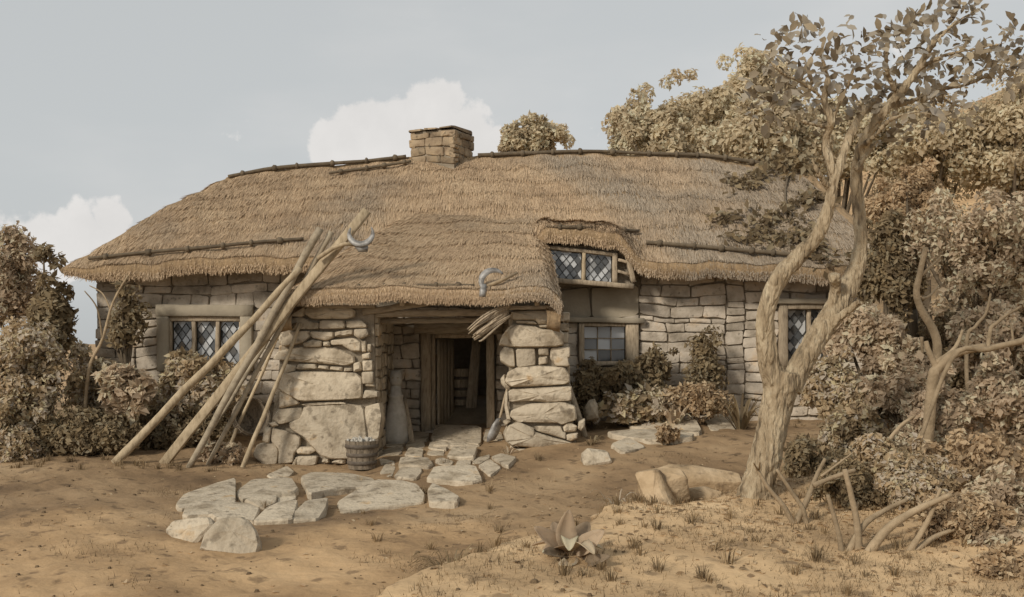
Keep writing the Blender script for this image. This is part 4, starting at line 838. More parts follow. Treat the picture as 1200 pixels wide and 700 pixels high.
# ------------------------------------------------------------------ foliage
def leaf_geo(c, d, n, L_, W_, near=False):
    """leaf blades, folded along the rib; c base, d direction, n face normal"""
    s = np.cross(d, n); s /= np.linalg.norm(s, axis=1)[:, None] + 1e-9; n = np.cross(s, d); L_ = L_[:, None]; W_ = W_[:, None] / 2
    if near:
        V = np.stack([c, c + d * L_ * .3 + s * W_ * .85 + n * W_ * .35, c + d * L_ * .3, c + d * L_ * .3 - s * W_ * .85 + n * W_ * .35, c + d * L_ * .68 + s * W_ * .9 + n * W_ * .2 - n * L_ * .05, c + d * L_ * .68 - n * L_ * .06, c + d * L_ * .68 - s * W_ * .9 + n * W_ * .2 - n * L_ * .05, c + d * L_ - n * L_ * .16], 1).reshape(-1, 3)
        T = np.array([(0, 1, 2), (0, 2, 3), (1, 4, 5), (1, 5, 2), (2, 5, 6), (2, 6, 3), (4, 7, 5), (5, 7, 6)])
        Fc = (np.arange(len(c))[:, None, None] * 8 + T[None]).reshape(-1, 3); return V, Fc, 8
    V = np.stack([c, c + d * L_ * .5 + s * W_ + n * W_ * .3, c + d * L_ - n * L_ * .12, c + d * L_ * .5 - s * W_ + n * W_ * .3], 1).reshape(-1, 3)
    T = np.array([(0, 1, 2), (0, 2, 3)]); Fc = (np.arange(len(c))[:, None, None] * 4 + T[None]).reshape(-1, 3); return V, Fc, 2
def unit(v): return v / (np.linalg.norm(v, axis=1)[:, None] + 1e-9)
def clump_leaves(centers, radii, per, leaf, asp=.5, droop=.25, rng=RNG, dens_r=True):
    cs = []; ds = []; ns = []; Ls = []; cl = []
    for (c, r) in zip(centers, radii):
        k = max(6, int(per * rng.uniform(.7, 1.3) * min(1, (r / np.mean(radii)) ** 1.5))); u = unit(rng.normal(0, 1, (k, 3)) + np.array([0, -.15, .35])); rad = r * rng.uniform(.45, 1.05, k) ** .7
        p = c + u * rad[:, None]; w = rng.normal(0, 1, (k, 3)); w = unit(w - u * np.sum(w * u, 1)[:, None]); d = unit(w + u * rng.uniform(-.1, .75, (k, 1)) + np.array([0, 0, -droop])); nn = unit(u + rng.normal(0, .4, (k, 3)) + np.array([-.25, -.3, .4]))
        cs.append(p); ds.append(d); ns.append(nn); Ls.append(leaf * np.clip(np.exp(rng.normal(-.1, .32, k)), .4, 1.7)); cl.append(np.clip(rng.uniform(.15, .85) + rng.normal(0, .2, k), 0, .999))
    c = np.concatenate(cs); L_ = np.concatenate(Ls); return c, np.concatenate(ds), np.concatenate(ns), L_, L_ * asp * rng.uniform(.8, 1.2, len(L_)), np.concatenate(cl)
def crown(name, parent, centers, radii, per, leaf, m, asp=.5, droop=.25, near=False):
    c, d, n, L_, W_, cl = clump_leaves(centers, radii, per, leaf, asp, droop); V, Fc, k = leaf_geo(c, d, n, L_, W_, near)
    return tag(mk(name, V, Fc, M[m], parent, False, np.repeat(cl, k)), kind='stuff')
def ell_clumps(c, r, n, cr, rng, lowcut=-.8):
    """clump centres: several uneven lobes and a few loose sprays that stick out"""
    r = r * 1.12; k = 6; lu = unit(rng.normal(0, 1, (k, 3))); lc = c + lu * r * rng.uniform(.3, .62, (k, 1)); lr = rng.uniform(.38, .68, (k, 1)) * r; cs = []; rs_ = []
    for i in range(n):
        j = rng.integers(0, k); u = rng.normal(0, 1, 3); u /= np.linalg.norm(u)
        if u[2] < lowcut: u[2] *= -1
        if rng.random() < .16: cs.append(c + u * r * rng.uniform(.85, 1.04)); rs_.append(cr * rng.uniform(.3, .5))
        else: cs.append(lc[j] + u * lr[j] * rng.uniform(.4, 1.0)); rs_.append(cr * rng.uniform(.5, 1.05))
    return np.array(cs), np.array(rs_)
def bush(name, label, cat, px, py, rx, ry, Y, leaf, m, nclump=40, per=55, asp=.5, group=None, stem=True, ryd=None, twig='darktwig', seed=0, droop=.25, base=None, near=False):
    rng = np.random.default_rng(seed + 1000); c = P(px, py, Y); s = Y / F; r = np.array([rx * s, (ryd or min(rx, ry)) * s * .85, ry * s]); bx = c[0] if base is None else P(base, 0, Y)[0]; gb = gz(bx, c[1])
    t = thing(name, (bx, c[1], gb), label, cat, group); cs, cr = ell_clumps(c, r, nclump, max(r) * .30, rng); crown('foliage' if cat != 'tree' else 'crown', t, cs, cr, int(per * 2.4), leaf * .6, m, asp, droop, near)
    if stem:
        b = B(); root = np.array([bx, c[1], gb - .05]); hh = c[2] - gb; tr = .03 + .022 * hh
        mid = root * .45 + c * .55 + np.array([rng.uniform(-.1, .1) * r[0], 0, 0]); b.add(tube(*spline([root, root * .7 + mid * .3 + np.array([.05, 0, 0]), mid], [tr * 1.3, tr, tr * .8], 4), 7, .08, seed))
        for k in range(0, len(cs), max(1, len(cs) // 12)): e = cs[k]; w = mid * .5 + e * .5 + np.array([0, 0, -.12 * r[2]]); b.add(tube(*spline([mid, w, e], [tr * .6, tr * .35, tr * .12], 3), 5, .08, k))
        b.mk('trunk' if cat == 'tree' else 'stem', M[twig], t)
    return t
# behind the house
G1 = 'trees on the slope behind the cottage'
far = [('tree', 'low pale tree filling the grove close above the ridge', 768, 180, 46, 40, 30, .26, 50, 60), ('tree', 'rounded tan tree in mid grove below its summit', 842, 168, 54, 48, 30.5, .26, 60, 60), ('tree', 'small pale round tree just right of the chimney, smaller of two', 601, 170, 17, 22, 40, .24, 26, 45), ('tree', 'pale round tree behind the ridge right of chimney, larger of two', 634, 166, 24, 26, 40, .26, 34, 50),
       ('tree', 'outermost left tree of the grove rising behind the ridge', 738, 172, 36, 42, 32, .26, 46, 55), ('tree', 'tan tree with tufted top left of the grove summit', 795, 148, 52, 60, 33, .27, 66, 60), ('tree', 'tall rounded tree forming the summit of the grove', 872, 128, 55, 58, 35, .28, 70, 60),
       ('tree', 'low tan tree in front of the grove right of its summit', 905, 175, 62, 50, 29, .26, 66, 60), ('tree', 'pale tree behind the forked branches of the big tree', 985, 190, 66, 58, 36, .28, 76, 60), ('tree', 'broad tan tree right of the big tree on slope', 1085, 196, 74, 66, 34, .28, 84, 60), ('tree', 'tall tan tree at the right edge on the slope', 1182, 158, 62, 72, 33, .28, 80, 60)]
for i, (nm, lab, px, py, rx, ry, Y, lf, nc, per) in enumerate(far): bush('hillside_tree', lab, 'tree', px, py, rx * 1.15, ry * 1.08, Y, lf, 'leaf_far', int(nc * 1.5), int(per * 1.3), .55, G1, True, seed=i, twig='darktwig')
# right hand thicket
G2 = 'bushes of the thicket on the right'
right = [('rounded rust brown bush at the top of the thicket', 1066, 245, 42, 48, 16.5, .13, 'leaf_rust', 70, 90), ('large domed tan bush spreading to the right edge', 1140, 300, 78, 72, 15.0, .14, 'leaf_tan', 110, 95), ('upright dark leaved bush right of the big tree fork', 1036, 325, 34, 68, 15.5, .15, 'leaf_dark', 70, 80),
         ('tan bush with ragged leaves below the right window side', 1022, 405, 42, 40, 14.0, .15, 'leaf_tan', 60, 80), ('leafy bush just right of the big trunk at mid height', 978, 462, 34, 48, 13.4, .13, 'leaf_olive', 60, 80), ('spreading tan bush in the middle of the thicket', 1062, 465, 58, 42, 12.6, .15, 'leaf_tan', 80, 85),
         ('tan bush with pale leaf edges at right edge low down', 1184, 480, 36, 60, 11.8, .13, 'leaf_tan', 60, 85), ('dark low bush behind the cut stems', 1045, 568, 62, 48, 10.8, .11, 'leaf_olive', 80, 85), ('brown bush at lower right in front of the logs', 1130, 580, 70, 62, 10.2, .12, 'leaf_rust', 90, 85),
         ('olive bush in the bottom right corner', 1182, 625, 50, 62, 9.2, .10, 'leaf_tan', 70, 85), ('shadowy dark bush behind the bare branches', 1110, 415, 60, 56, 16.5, .13, 'leaf_dark', 70, 85), ('dark bush at the right edge behind the logs', 1195, 400, 40, 60, 16, .13, 'leaf_dark', 60, 80), ('brown bush beside the crooked bare tree trunk', 1105, 500, 46, 44, 12.0, .13, 'leaf_tan', 60, 85), ('olive bush between the big trunk and the middle thicket', 1005, 505, 40, 44, 12.6, .13, 'leaf_olive', 60, 85), ('tan bush right of the crooked bare tree', 1165, 400, 46, 40, 13.6, .13, 'leaf_tan', 60, 80), ('pale bush hanging over the bottom right slope', 1160, 660, 50, 34, 8.6, .09, 'leaf_tan', 60, 80), ('dark scrub behind the leftmost cut stems', 1000, 572, 42, 30, 9.9, .085, 'leaf_dark', 50, 80), ('brown scrub behind the middle cut stems', 1075, 574, 54, 36, 9.9, .085, 'leaf_olive', 70, 80), ('warm brown undergrowth right of the cut stems', 1128, 618, 58, 34, 8.8, .09, 'leaf_rust', 66, 80), ('low brown undergrowth touching the lower right frame corner', 1190, 672, 44, 28, 7.9, .08, 'leaf_rust', 50, 80), ('low dark bush at foot of the big tree trunk', 960, 545, 40, 40, 12.4, .12, 'leaf_dark', 50, 80)]
for i, (lab, px, py, rx, ry, Y, lf, m, nc, per) in enumerate(right): bush('thicket_bush', lab, 'bush', px, py, rx, ry, Y, lf, m, nc, per, .5, G2, True, seed=40 + i)
# left hand bushes
G3 = 'bushes left of the cottage'
left = [('brown leaved small tree at the left edge of the scene', 18, 335, 32, 60, 20.5, .17, 'leaf_tan', 60, 70, 'tree'), ('dark leaved bush rising beside the left end of roof', 54, 362, 24, 60, 18.4, .20, 'leaf_dark', 60, 55, 'bush'), ('leafy shrub climbing the left corner of the wall', 148, 368, 20, 52, 18.3, .18, 'leaf_dark', 24, 30, 'bush'),
        ('broad low bush at far left on the grassy bank', 34, 458, 56, 66, 17.0, .15, 'leaf_olive', 90, 85, 'bush'), ('dim olive bush under the left roof corner', 108, 462, 32, 46, 17.8, .15, 'leaf_olive', 56, 70, 'bush'), ('pale big leaved plant below the left window', 148, 460, 34, 26, 17.0, .24, 'leaf_tan', 34, 40, 'bush'),
        ('low dark growth at the foot of the left bushes', 95, 508, 60, 22, 16.6, .14, 'leaf_dark', 60, 80, 'bush'), ('leafy undergrowth seen between the leaning poles', 232, 468, 48, 46, 18.1, .17, 'leaf_olive', 70, 75, 'bush'), ('dark undergrowth between pole feet and wall', 200, 505, 66, 26, 17.6, .14, 'leaf_dark', 70, 80, 'bush'),
        ('small tan leafed plant at foot of the rightmost pole', 262, 533, 20, 18, 16.3, .16, 'leaf_tan', 22, 40, 'plant'), ('low bush hugging the bottom left edge of the bank', 10, 510, 48, 34, 16.3, .14, 'leaf_olive', 50, 80, 'bush'), ('leafy plant reaching up to the left window sill', 215, 432, 30, 14, 18.5, .2, 'leaf_olive', 30, 45, 'plant')]
for i, (lab, px, py, rx, ry, Y, lf, m, nc, per, cat) in enumerate(left): bush('bank_bush' if cat != 'tree' else 'bank_tree', lab, cat, px, py, rx, ry, Y, lf, m, nc, per, .5, G3, True, seed=80 + i)
# against the right hand wall
G4 = 'shrubs along the cottage wall'
wl = [('shrub below the small paned window beside the pillar', 692, 456, 20, 32, 18.3, .15, 'leaf_dark', 34, 34), ('pale bushy plant between the two wall shrubs', 725, 450, 36, 26, 18.2, .17, 'leaf_dark', 40, 50), ('round dark shrub against the wall right of small window', 772, 440, 26, 32, 18.4, .15, 'leaf_dark', 36, 36), ('tallest dark spiky shrub standing against the wall', 828, 432, 20, 50, 18.4, .15, 'leaf_dark', 40, 36),
      ('pale low leaves at the foot of the wall shrubs', 738, 475, 52, 14, 17.8, .22, 'leaf_olive', 36, 36), ('brown low growth under the tallest wall shrub', 815, 470, 36, 18, 17.8, .16, 'leaf_rust', 36, 50)]
for i, (lab, px, py, rx, ry, Y, lf, m, nc, per) in enumerate(wl): bush('wall_shrub', lab, 'shrub', px, py, rx, ry, Y, lf, m, nc, per, .5, G4, True, seed=120 + i)
def creeper():  # ridge ivy, plus slope leaves standing in for tree leaf shadow
    rng = np.random.default_rng(9); t = thing('creeper', tuple(on_roof(930, 250)), 'dark ivy leaves over right end of the roof, partly standing in for tree leaf shadow', 'creeper'); cs = []
    for (x, y, rx, ry, k) in ((925, 195, 34, 12, 26), (880, 215, 30, 12, 14), (905, 250, 40, 12, 20), (930, 280, 42, 16, 24), (890, 278, 34, 10, 12), (955, 230, 24, 20, 18), (860, 258, 22, 8, 7), (960, 300, 24, 14, 10)):
        for _ in range(k): cs.append(on_roof(x + rng.normal(0, rx * .55), y + rng.normal(0, ry * .55), .05))
    for _ in range(30): q = ridge_at(rng.uniform(890, 965)); cs.append(q + rng.normal(0, .08, 3))
    crown('foliage', t, cs, [.13] * len(cs), 11, .15, 'leaf_dark', .55)
    sp = [on_roof(x, y, .04) for x, y in ((968, 318), (955, 285), (930, 262), (920, 230), (925, 200))]; mk('stem', *tube(*spline(sp, [.04, .035, .03, .025, .02], 4), 6, .1), M['darktwig'], t)
creeper()

# the big tree --------------------------------------------------------
def big_tree():
    D = 10.6; q = lambda x, y, d=0.0: P(x, y, D + d); s = D / F
    base = q(890, 606); t = thing('old_tree', (base[0], base[1], gz(base[0], base[1])), 'gnarled old forked tree leaning right on the bank', 'tree')
    b = B()
    def limb(pts, w, n=12, m=6): b.add(tube(*spline([q(*p) for p in pts], [x * s / 2 * (.80 if x > 40 else .74 if x > 12 else .95) for x in w], m), n, .05, len(b.v)))
    limb([(874, 620), (880, 598), (892, 556), (903, 510), (912, 466), (921, 436)], [74, 56, 45, 46, 48, 46], 16)
    for (x, y, x2, y2, w) in ((885, 586, 846, 612, 22), (884, 590, 912, 624, 22), (878, 592, 868, 626, 24), (890, 580, 926, 604, 14)): limb([(x, y, -.05), ((x + x2) / 2, (y + y2) / 2 - 2, -.12), (x2, y2, -.15)], [w * 1.4, w, w * .5], 9)
    limb([(913, 458), (901, 425, -.05), (897, 390, -.1), (899, 358, -.15), (914, 325, -.2), (938, 298, -.2), (960, 272, -.25), (972, 238, -.3), (979, 205, -.3)], [46, 34, 30, 28, 27, 26, 22, 19, 17], 14)
    limb([(924, 455), (948, 412, .05), (968, 378, .1), (990, 345, .15), (1003, 315, .2), (1009, 280, .25), (1006, 240, .3), (1004, 205, .3), (1011, 172, .2), (1028, 140, .1), (1052, 112, .05), (1075, 82, 0), (1092, 52, -.1), (1098, 40, -.1)], [40, 36, 36, 36, 28, 22, 21, 21, 20, 19, 16, 13, 9, 5], 14)
    limb([(976, 362, .1), (979, 340, .02), (978, 326, -.06), (978, 321, -.08)], [22, 20, 21, 17], 10)
    limb([(966, 392, .1), (984, 372, -.05), (1000, 360, -.15), (1008, 353, -.2)], [18, 15, 13, 9], 8)
    limb([(975, 225, -.3), (965, 212, -.35), (957, 200, -.4), (952, 186, -.4)], [12, 8, 6, 3], 7)
    limb([(979, 212, -.3), (972, 188, -.3), (968, 165, -.2), (974, 142, -.3), (966, 118, -.3), (970, 92, -.3), (960, 60, -.35)], [16, 15, 13, 11, 10, 7, 3], 9)
    limb([(979, 212, -.3), (988, 180, -.25), (998, 155, -.2), (1012, 130, -.1), (1030, 112, .3), (1048, 98, .35)], [14, 13, 11, 9, 7, 4], 9)
    limb([(972, 150, -.25), (981, 128, -.3), (992, 104, -.4), (1000, 80, -.5)], [9, 7, 5, 3], 7)
    limb([(967, 118, -.3), (945, 100, -.4), (920, 88, -.5), (900, 70, -.6)], [6, 5, 4, 2], 6); limb([(972, 150, -.25), (940, 142, -.4), (912, 128, -.5)], [6, 4, 2], 6)
    limb([(1040, 125, .05), (1070, 118, .3), (1100, 105, .5), (1130, 100, .6), (1160, 88, .7), (1192, 80, .7)], [9, 8, 7, 6, 4, 2], 7); limb([(1075, 82), (1105, 66, -.2), (1140, 58, -.4), (1180, 50, -.5)], [8, 6, 4, 2], 6)
    limb([(1052, 112, .05), (1040, 85, -.1), (1038, 60, -.3), (1030, 45, -.4)], [9, 7, 5, 2], 6); limb([(1088, 60, -.1), (1110, 35, -.2), (1130, 20, -.2), (1146, 12, -.2)], [7, 5, 3, 2], 6)
    limb([(1010, 172, .1), (1025, 160, -.1), (1045, 140, -.3), (1075, 132, -.4), (1105, 138, -.5)], [8, 6, 5, 4, 2], 6); limb([(1100, 105, .5), (1112, 120, .5), (1140, 128, .6)], [5, 4, 2], 6); limb([(1002, 200, .1), (1018, 178, .2), (1028, 165, .3)], [9, 6, 3], 6)
    o = b.mk('trunk', M['bark'], t)
    md = o.modifiers.new('remesh', 'REMESH'); md.mode = 'VOXEL'; md.voxel_size = .0105; md.use_smooth_shade = True
    sm = o.modifiers.new('smooth', 'SMOOTH'); sm.factor = .5; sm.iterations = 4
    me = bpy.data.meshes.new_from_object(o.evaluated_get(bpy.context.evaluated_depsgraph_get())); o.modifiers.clear(); old = o.data; o.data = me; bpy.data.meshes.remove(old); me.name = 'trunk'
    from mathutils import noise
    nv = len(me.vertices); co = np.empty(nv * 3, np.float32); nr = np.empty(nv * 3, np.float32); me.vertices.foreach_get('co', co); me.vertex_normals.foreach_get('vector', nr); co = co.reshape(-1, 3).astype(float); nr = nr.reshape(-1, 3)
    d = np.empty(nv)                                        # furrowed bark, knots and hollows
    for i, (x, y, z) in enumerate(co.tolist()):
        f = abs(noise.noise((x * 17, y * 17, z * 4.5))); d[i] = -.013 * max(0, .22 - f) / .22 + .014 * noise.noise((x * 5, y * 5, z * 3.5)) + .005 * noise.noise((x * 38, y * 38, z * 14))
    me.vertices.foreach_set('co', (co + nr * d[:, None]).astype(np.float32).ravel()); me.update()
    rng = np.random.default_rng(21)
    sprays = [(962, 45, 34, 20), (930, 62, 24, 16), (912, 45, 18, 8), (950, 80, 34, 22), (985, 75, 26, 24), (905, 75, 20, 12), (920, 105, 34, 20), (900, 130, 26, 16), (960, 115, 36, 22), (1000, 100, 24, 22), (940, 140, 24, 14), (895, 105, 22, 10), (1012, 60, 10, 14),
              (1040, 55, 20, 16), (1055, 80, 26, 26), (1075, 45, 30, 24), (1100, 60, 34, 24), (1108, 22, 30, 16), (1135, 12, 20, 8), (1130, 60, 30, 18), (1165, 60, 28, 14), (1185, 50, 18, 12), (1090, 95, 36, 22), (1135, 90, 30, 16), (1060, 125, 34, 20), (1100, 128, 30, 16), (1030, 105, 22, 24), (1080, 150, 34, 12), (1120, 140, 20, 10), (1045, 45, 12, 14), (1010, 140, 18, 16), (1040, 165, 18, 12), (1165, 80, 22, 10), (1075, 20, 16, 14), (1140, 8, 16, 6), (1192, 40, 10, 10), (1180, 95, 14, 10), (885, 118, 14, 8), (940, 30, 16, 8), (1190, 70, 12, 8)]
    cs = []; ds = []; ns = []; Ls = []; cl = []
    for (x, y, rx, ry) in sprays:
        k = int(rx * ry / 19) + 9; dep = rng.uniform(-.5, .6)
        cc = np.stack([q(x + rng.normal(0, .62) * rx, y + rng.normal(0, .62) * ry, dep + rng.normal(0, .25)) for _ in range(k)]); ctr = q(x, y + ry * .5, dep)
        d = unit(unit(cc - ctr) + rng.normal(0, .45, (k, 3)) * np.array([1, .7, 1])); n = unit(rng.normal(0, .6, (k, 3)) + np.array([0, -.9, .5])); n = unit(n - d * np.sum(n * d, 1)[:, None])
        cs.append(cc); ds.append(d); ns.append(n); Ls.append(rng.uniform(.085, .165, k)); cl.append(np.clip(rng.uniform(0, 1) + rng.normal(0, .25, k), 0, .999))
    c = np.concatenate(cs); d = np.concatenate(ds); n = np.concatenate(ns); L_ = np.concatenate(Ls); cl = np.concatenate(cl); o_ = np.argsort(-L_)
    part = o_[:300]; rest = o_[300:]
    V, Fc, k = leaf_geo(c[rest], d[rest], n[rest], L_[rest], L_[rest] * .5, True); tag(mk('crown', V, Fc, M['leaf_tree'], t, True, np.repeat(cl[rest], k)), kind='stuff')
    V, Fc, k = leaf_geo(np.zeros((1, 3)), np.array([[0, 0, 1.]]), np.array([[0, -1., 0]]), np.array([1.]), np.array([.5]), True); me0 = None
    lm = mk('leaf', V, Fc, M['leaf_tree'], t, True, np.zeros(k), origin=(0, 0, 0)).data; first = True
    for i in part:
        if first: lo = [x for x in t.children if x.name.startswith('leaf')][0]; first = False
        else: lo = bpy.data.objects.new('leaf', lm); COL.objects.link(lo); lo.parent = t
        z = Vector(d[i]); y = -Vector(n[i]); x = y.cross(z).normalized(); y = z.cross(x)
        lo.matrix_basis = Matrix.Translation(Vector(c[i]) - WL[t.name]) @ Matrix((x, y, z)).transposed().to_4x4() @ Matrix.Scale(L_[i], 4)
big_tree()

# bare branches, logs and cut stems ------------------------------------
def branchy(name, label, cat, limbs, D, m, px0, py0, sc, group=None):
    x, y = limbs[0][0][0]; D = D or ghit(px0 + x / sc, py0 + y / sc)[1]; b0 = P(px0 + x / sc, py0 + y / sc, D); t = thing(name, (b0[0], b0[1], gz(b0[0], b0[1])), label, cat, group); s = D / F
    for k, (pts, w) in enumerate(limbs):
        rs = random.Random(k + int(px0)); dd = rs.uniform(-.25, .25) if k else 0
        pp = [P(px0 + a / sc, py0 + c / sc, D + dd * i / max(1, len(pts) - 1)) for i, (a, c) in enumerate(pts)]
        if abs(pts[0][1] - limbs[0][0][0][1]) < 25: pp[0][2] = gz(pp[0][0], pp[0][1]) - .04
        ww = [(w[0] + (w[1] - w[0]) * i / (len(pts) - 1)) * s / sc / 2 for i in range(len(pts))]
        mk('stem', *tube(*spline(pp, ww, 5), 8, .07, k), M[m], t)
    return t
GS = 'cut bare stems on the bank'
branchy('cut_stems', 'pale cut stems sprouting beside foot of the big tree', 'stems', [([(215, 500), (182, 450), (140, 400), (108, 345)], (16, 9)), ([(245, 503), (236, 460), (200, 405), (163, 350)], (15, 8)), ([(210, 495), (248, 430), (272, 370), (296, 322)], (18, 10)), ([(265, 395), (310, 375), (378, 352)], (16, 11)), ([(285, 370), (325, 340), (372, 305)], (8, 4)), ([(112, 352), (100, 332)], (6, 3)), ([(116, 350), (118, 328)], (6, 3))], None, 'twig', 840, 400, 2.333, GS)
branchy('cut_stems', 'middle cluster of tall pale cut stems on the bank', 'stems', [([(342, 578), (332, 520), (303, 420)], (18, 10)), ([(388, 570), (382, 490), (350, 350)], (24, 13)), ([(355, 570), (400, 505), (455, 465), (518, 434)], (20, 12)), ([(395, 572), (378, 500), (386, 440)], (10, 6))], None, 'twig', 840, 400, 2.333, GS)
branchy('cut_stems', 'rightmost cluster with thick stem slanting to the right', 'stems', [([(412, 572), (470, 510), (550, 460), (640, 420)], (30, 14)), ([(520, 578), (575, 495), (612, 402)], (20, 9)), ([(530, 580), (590, 538), (652, 514)], (20, 10)), ([(572, 470), (548, 425)], (9, 5))], None, 'twig', 840, 400, 2.333, GS)
branchy('bare_tree', 'pale crooked bare tree standing in front of dark bushes', 'tree', [([(850, 870), (862, 760), (852, 640), (800, 545), (780, 480), (792, 405), (816, 300)], (40, 20)), ([(792, 415), (830, 380), (872, 340)], (16, 7)), ([(800, 500), (830, 490), (866, 452)], (14, 6)), ([(800, 650), (805, 760)], (14, 8))], 12.6, 'twig', 840, 200, 3.333)
branchy('fallen_log', 'thick pale branch bending over to the right edge', 'log', [([(570, 175), (590, 110), (605, 75), (650, 35), (735, 14)], (34, 20)), ([(605, 80), (580, 30), (572, 0)], (20, 12)), ([(598, 60), (650, 20), (672, -30)], (16, 8))], 11.6, 'twig', 840, 400, 2.333)
branchy('fallen_log', 'long straight pale bough lying across the thicket', 'log', [([(525, 97), (640, 52), (740, 22), (850, -4)], (10, 18))], 11.3, 'twig', 840, 400, 2.333)
branchy('bare_tree', 'slender forked pale sapling at right of the crooked tree', 'tree', [([(990, 800), (975, 690), (1010, 610), (1050, 560), (1070, 480)], (18, 9)), ([(1050, 790), (1060, 680), (1100, 590), (1190, 530)], (22, 10)), ([(1160, 680), (1150, 610), (1145, 580)], (10, 6))], 12.9, 'twig', 840, 200, 3.333)
branchy('bare_tree', 'short dark arching stem under the spreading tan bush', 'tree', [([(450, 345), (462, 290), (500, 235), (540, 205)], (16, 8))], 11.4, 'twig', 840, 400, 2.333)
branchy('bare_tree', 'thin leaning stem rising among bushes left of cottage', 'tree', [([(325, 260), (345, 190), (400, 60), (440, -80), (500, -190)], (16, 8)), ([(400, 60), (380, -60), (330, -130)], (9, 4)), ([(430, -60), (400, -120), (350, -150)], (8, 4))], 17.2, 'twig', 0, 380, 3.333)

# small plants ----------------------------------------------------------
def rosette():
    D = ghit(668, 652)[1]; q = lambda x, y, d=0.0: P(x, y, D + d); c = q(668, 650); t = thing('broad_leaved_plant', tuple(c), 'broad leaved rosette plant growing on the foreground bank', 'plant')
    VR = random.Random(8); LV = [((668, 645), (662, 624), (667, 598), 14, 0), ((664, 648), (645, 634), (626, 618), 12, -.1), ((675, 648), (690, 638), (708, 622), 14, -.1), ((666, 652), (650, 650), (636, 648), 10, -.35), ((672, 654), (690, 660), (715, 652), 10, -.3), ((668, 654), (668, 660), (655, 662), 9, -.4), ((672, 645), (680, 628), (690, 612), 12, .2), ((662, 645), (655, 630), (648, 612), 11, .25)]
    for k in range(9):
        an = k * 2.4 + .4; rr = VR.uniform(.24, .36); LV.append((None, an, rr, VR.uniform(10, 13), VR.uniform(.04, .13)))
    for k, (a, m, e, w, d) in enumerate(LV):
        if a is None: dv = Vector((math.cos(m), math.sin(m), 0)); c0 = Vector(c) + Vector((0, 0, .02)); ctl = [c0, c0 + dv * e * .5 + Vector((0, 0, d)), c0 + dv * e + Vector((0, 0, d * .5))]
        else: ctl = [q(*a), q(m[0], m[1], d * .6), q(e[0], e[1], d)]
        pts, _ = spline(ctl, [1, 1, 1], 4); V = []; Fc = []; n = len(pts)
        up = Vector((0, 0, 1)) if a is None else Vector((0, -.7, .7)) if k else Vector((.25, -1, 0))
        for i, p in enumerate(pts):
            u = i / (n - 1); tg = (pts[min(i + 1, n - 1)] - pts[max(i - 1, 0)]).normalized(); sd = tg.cross(up).normalized(); nm = sd.cross(tg); ww = w * D / F * (math.sin(math.pi * (u ** .8) * .97 + .03) ** .9) * .9 + .002
            V += [p - sd * ww + nm * ww * .45, p - sd * ww * .5 + nm * ww * .18, p, p + sd * ww * .5 + nm * ww * .18, p + sd * ww + nm * ww * .45]
        for i in range(n - 1):
            for j in range(4): Fc.append((i * 5 + j, i * 5 + j + 1, i * 5 + 6 + j, i * 5 + 5 + j))
        o = mk('leaf', V, Fc, M['leaf_tan'], t, True, [min(.99, max(0, .3 + .06 * (k % 3) + VR.uniform(-.07, .07))) for _ in Fc]); sd = o.modifiers.new('thickness', 'SOLIDIFY'); sd.thickness = .004
rosette()
bush('bank_plant', 'little leafy plant on the paving right of porch', 'plant', 781, 513, 13, 14, ghit(781, 522)[1] - .05, .13, 'leaf_rust', 14, 26, .6, None, True, seed=201)
def arching(label, px, py, n, reach, D, m, seed, name='fern', w=.03):
    rng = np.random.default_rng(seed); c = P(px, py, D); c[2] = gz(c[0], c[1]) - .02; t = thing(name, tuple(c), label, 'fern', None); V = []; Fc = []; A = []
    for k in range(n):
        a = rng.uniform(0, 2 * math.pi); L_ = reach * rng.uniform(.6, 1.1); d = np.array([math.cos(a), math.sin(a), 0]); sd = np.array([-d[1], d[0], 0]); h = L_ * rng.uniform(.5, 1.0); b0 = len(V); b = c + d * rng.uniform(0, .08)
        for i in range(7):
            u = i / 6; p = b + d * L_ * u * .8 + np.array([0, 0, h * math.sin(u * 2.2) * .85]); ww = w * (1 - u * .85) * (1 if i else .5); V += [p - sd * ww, p + sd * ww + np.array([0, 0, .004])]
        for i in range(6): Fc.append((b0 + 2 * i, b0 + 2 * i + 1, b0 + 2 * i + 3, b0 + 2 * i + 2)); A.append(k / n)
    tag(mk('frond', V, Fc, M[m], t, True, A), kind='stuff')
arching('arching dark fern beside the wall behind big trunk', 868, 492, 46, .75, 17.3, 'leaf_dark', 1); arching('drooping grass tuft at the lower edge of the bank', 528, 690, 110, .36, 8.3, 'leaf_dark', 2, 'grass_tuft', .008); arching('second grass tuft higher along the bank edge', 572, 664, 90, .3, 8.75, 'leaf_dark', 3, 'grass_tuft', .008)
arching('fern spilling over left of the squared bank rock', 738, 590, 50, .33, 10.7, 'leaf_olive', 4, 'fern', .014); arching('grass tuft between the small slab and bank', 722, 556, 46, .3, 12.2, 'leaf_olive', 5, 'grass_tuft', .012); arching('small grass tuft at the pillar foot near the slab', 693, 512, 30, .22, 16.4, 'leaf_dark', 6, 'grass_tuft', .012)
arching('dark grass tuft on the ledge behind big trunk', 838, 562, 46, .3, 12.0, 'leaf_olive', 7, 'grass_tuft', .012); arching('pale trampled tuft at the foot of right pillar', 596, 522, 26, .2, 16.2, 'leaf_tan', 8, 'grass_tuft', .012); arching('broad leaved tuft under the pale wall plants', 790, 485, 30, .5, 17.6, 'leaf_tan', 9, 'fern', .045)
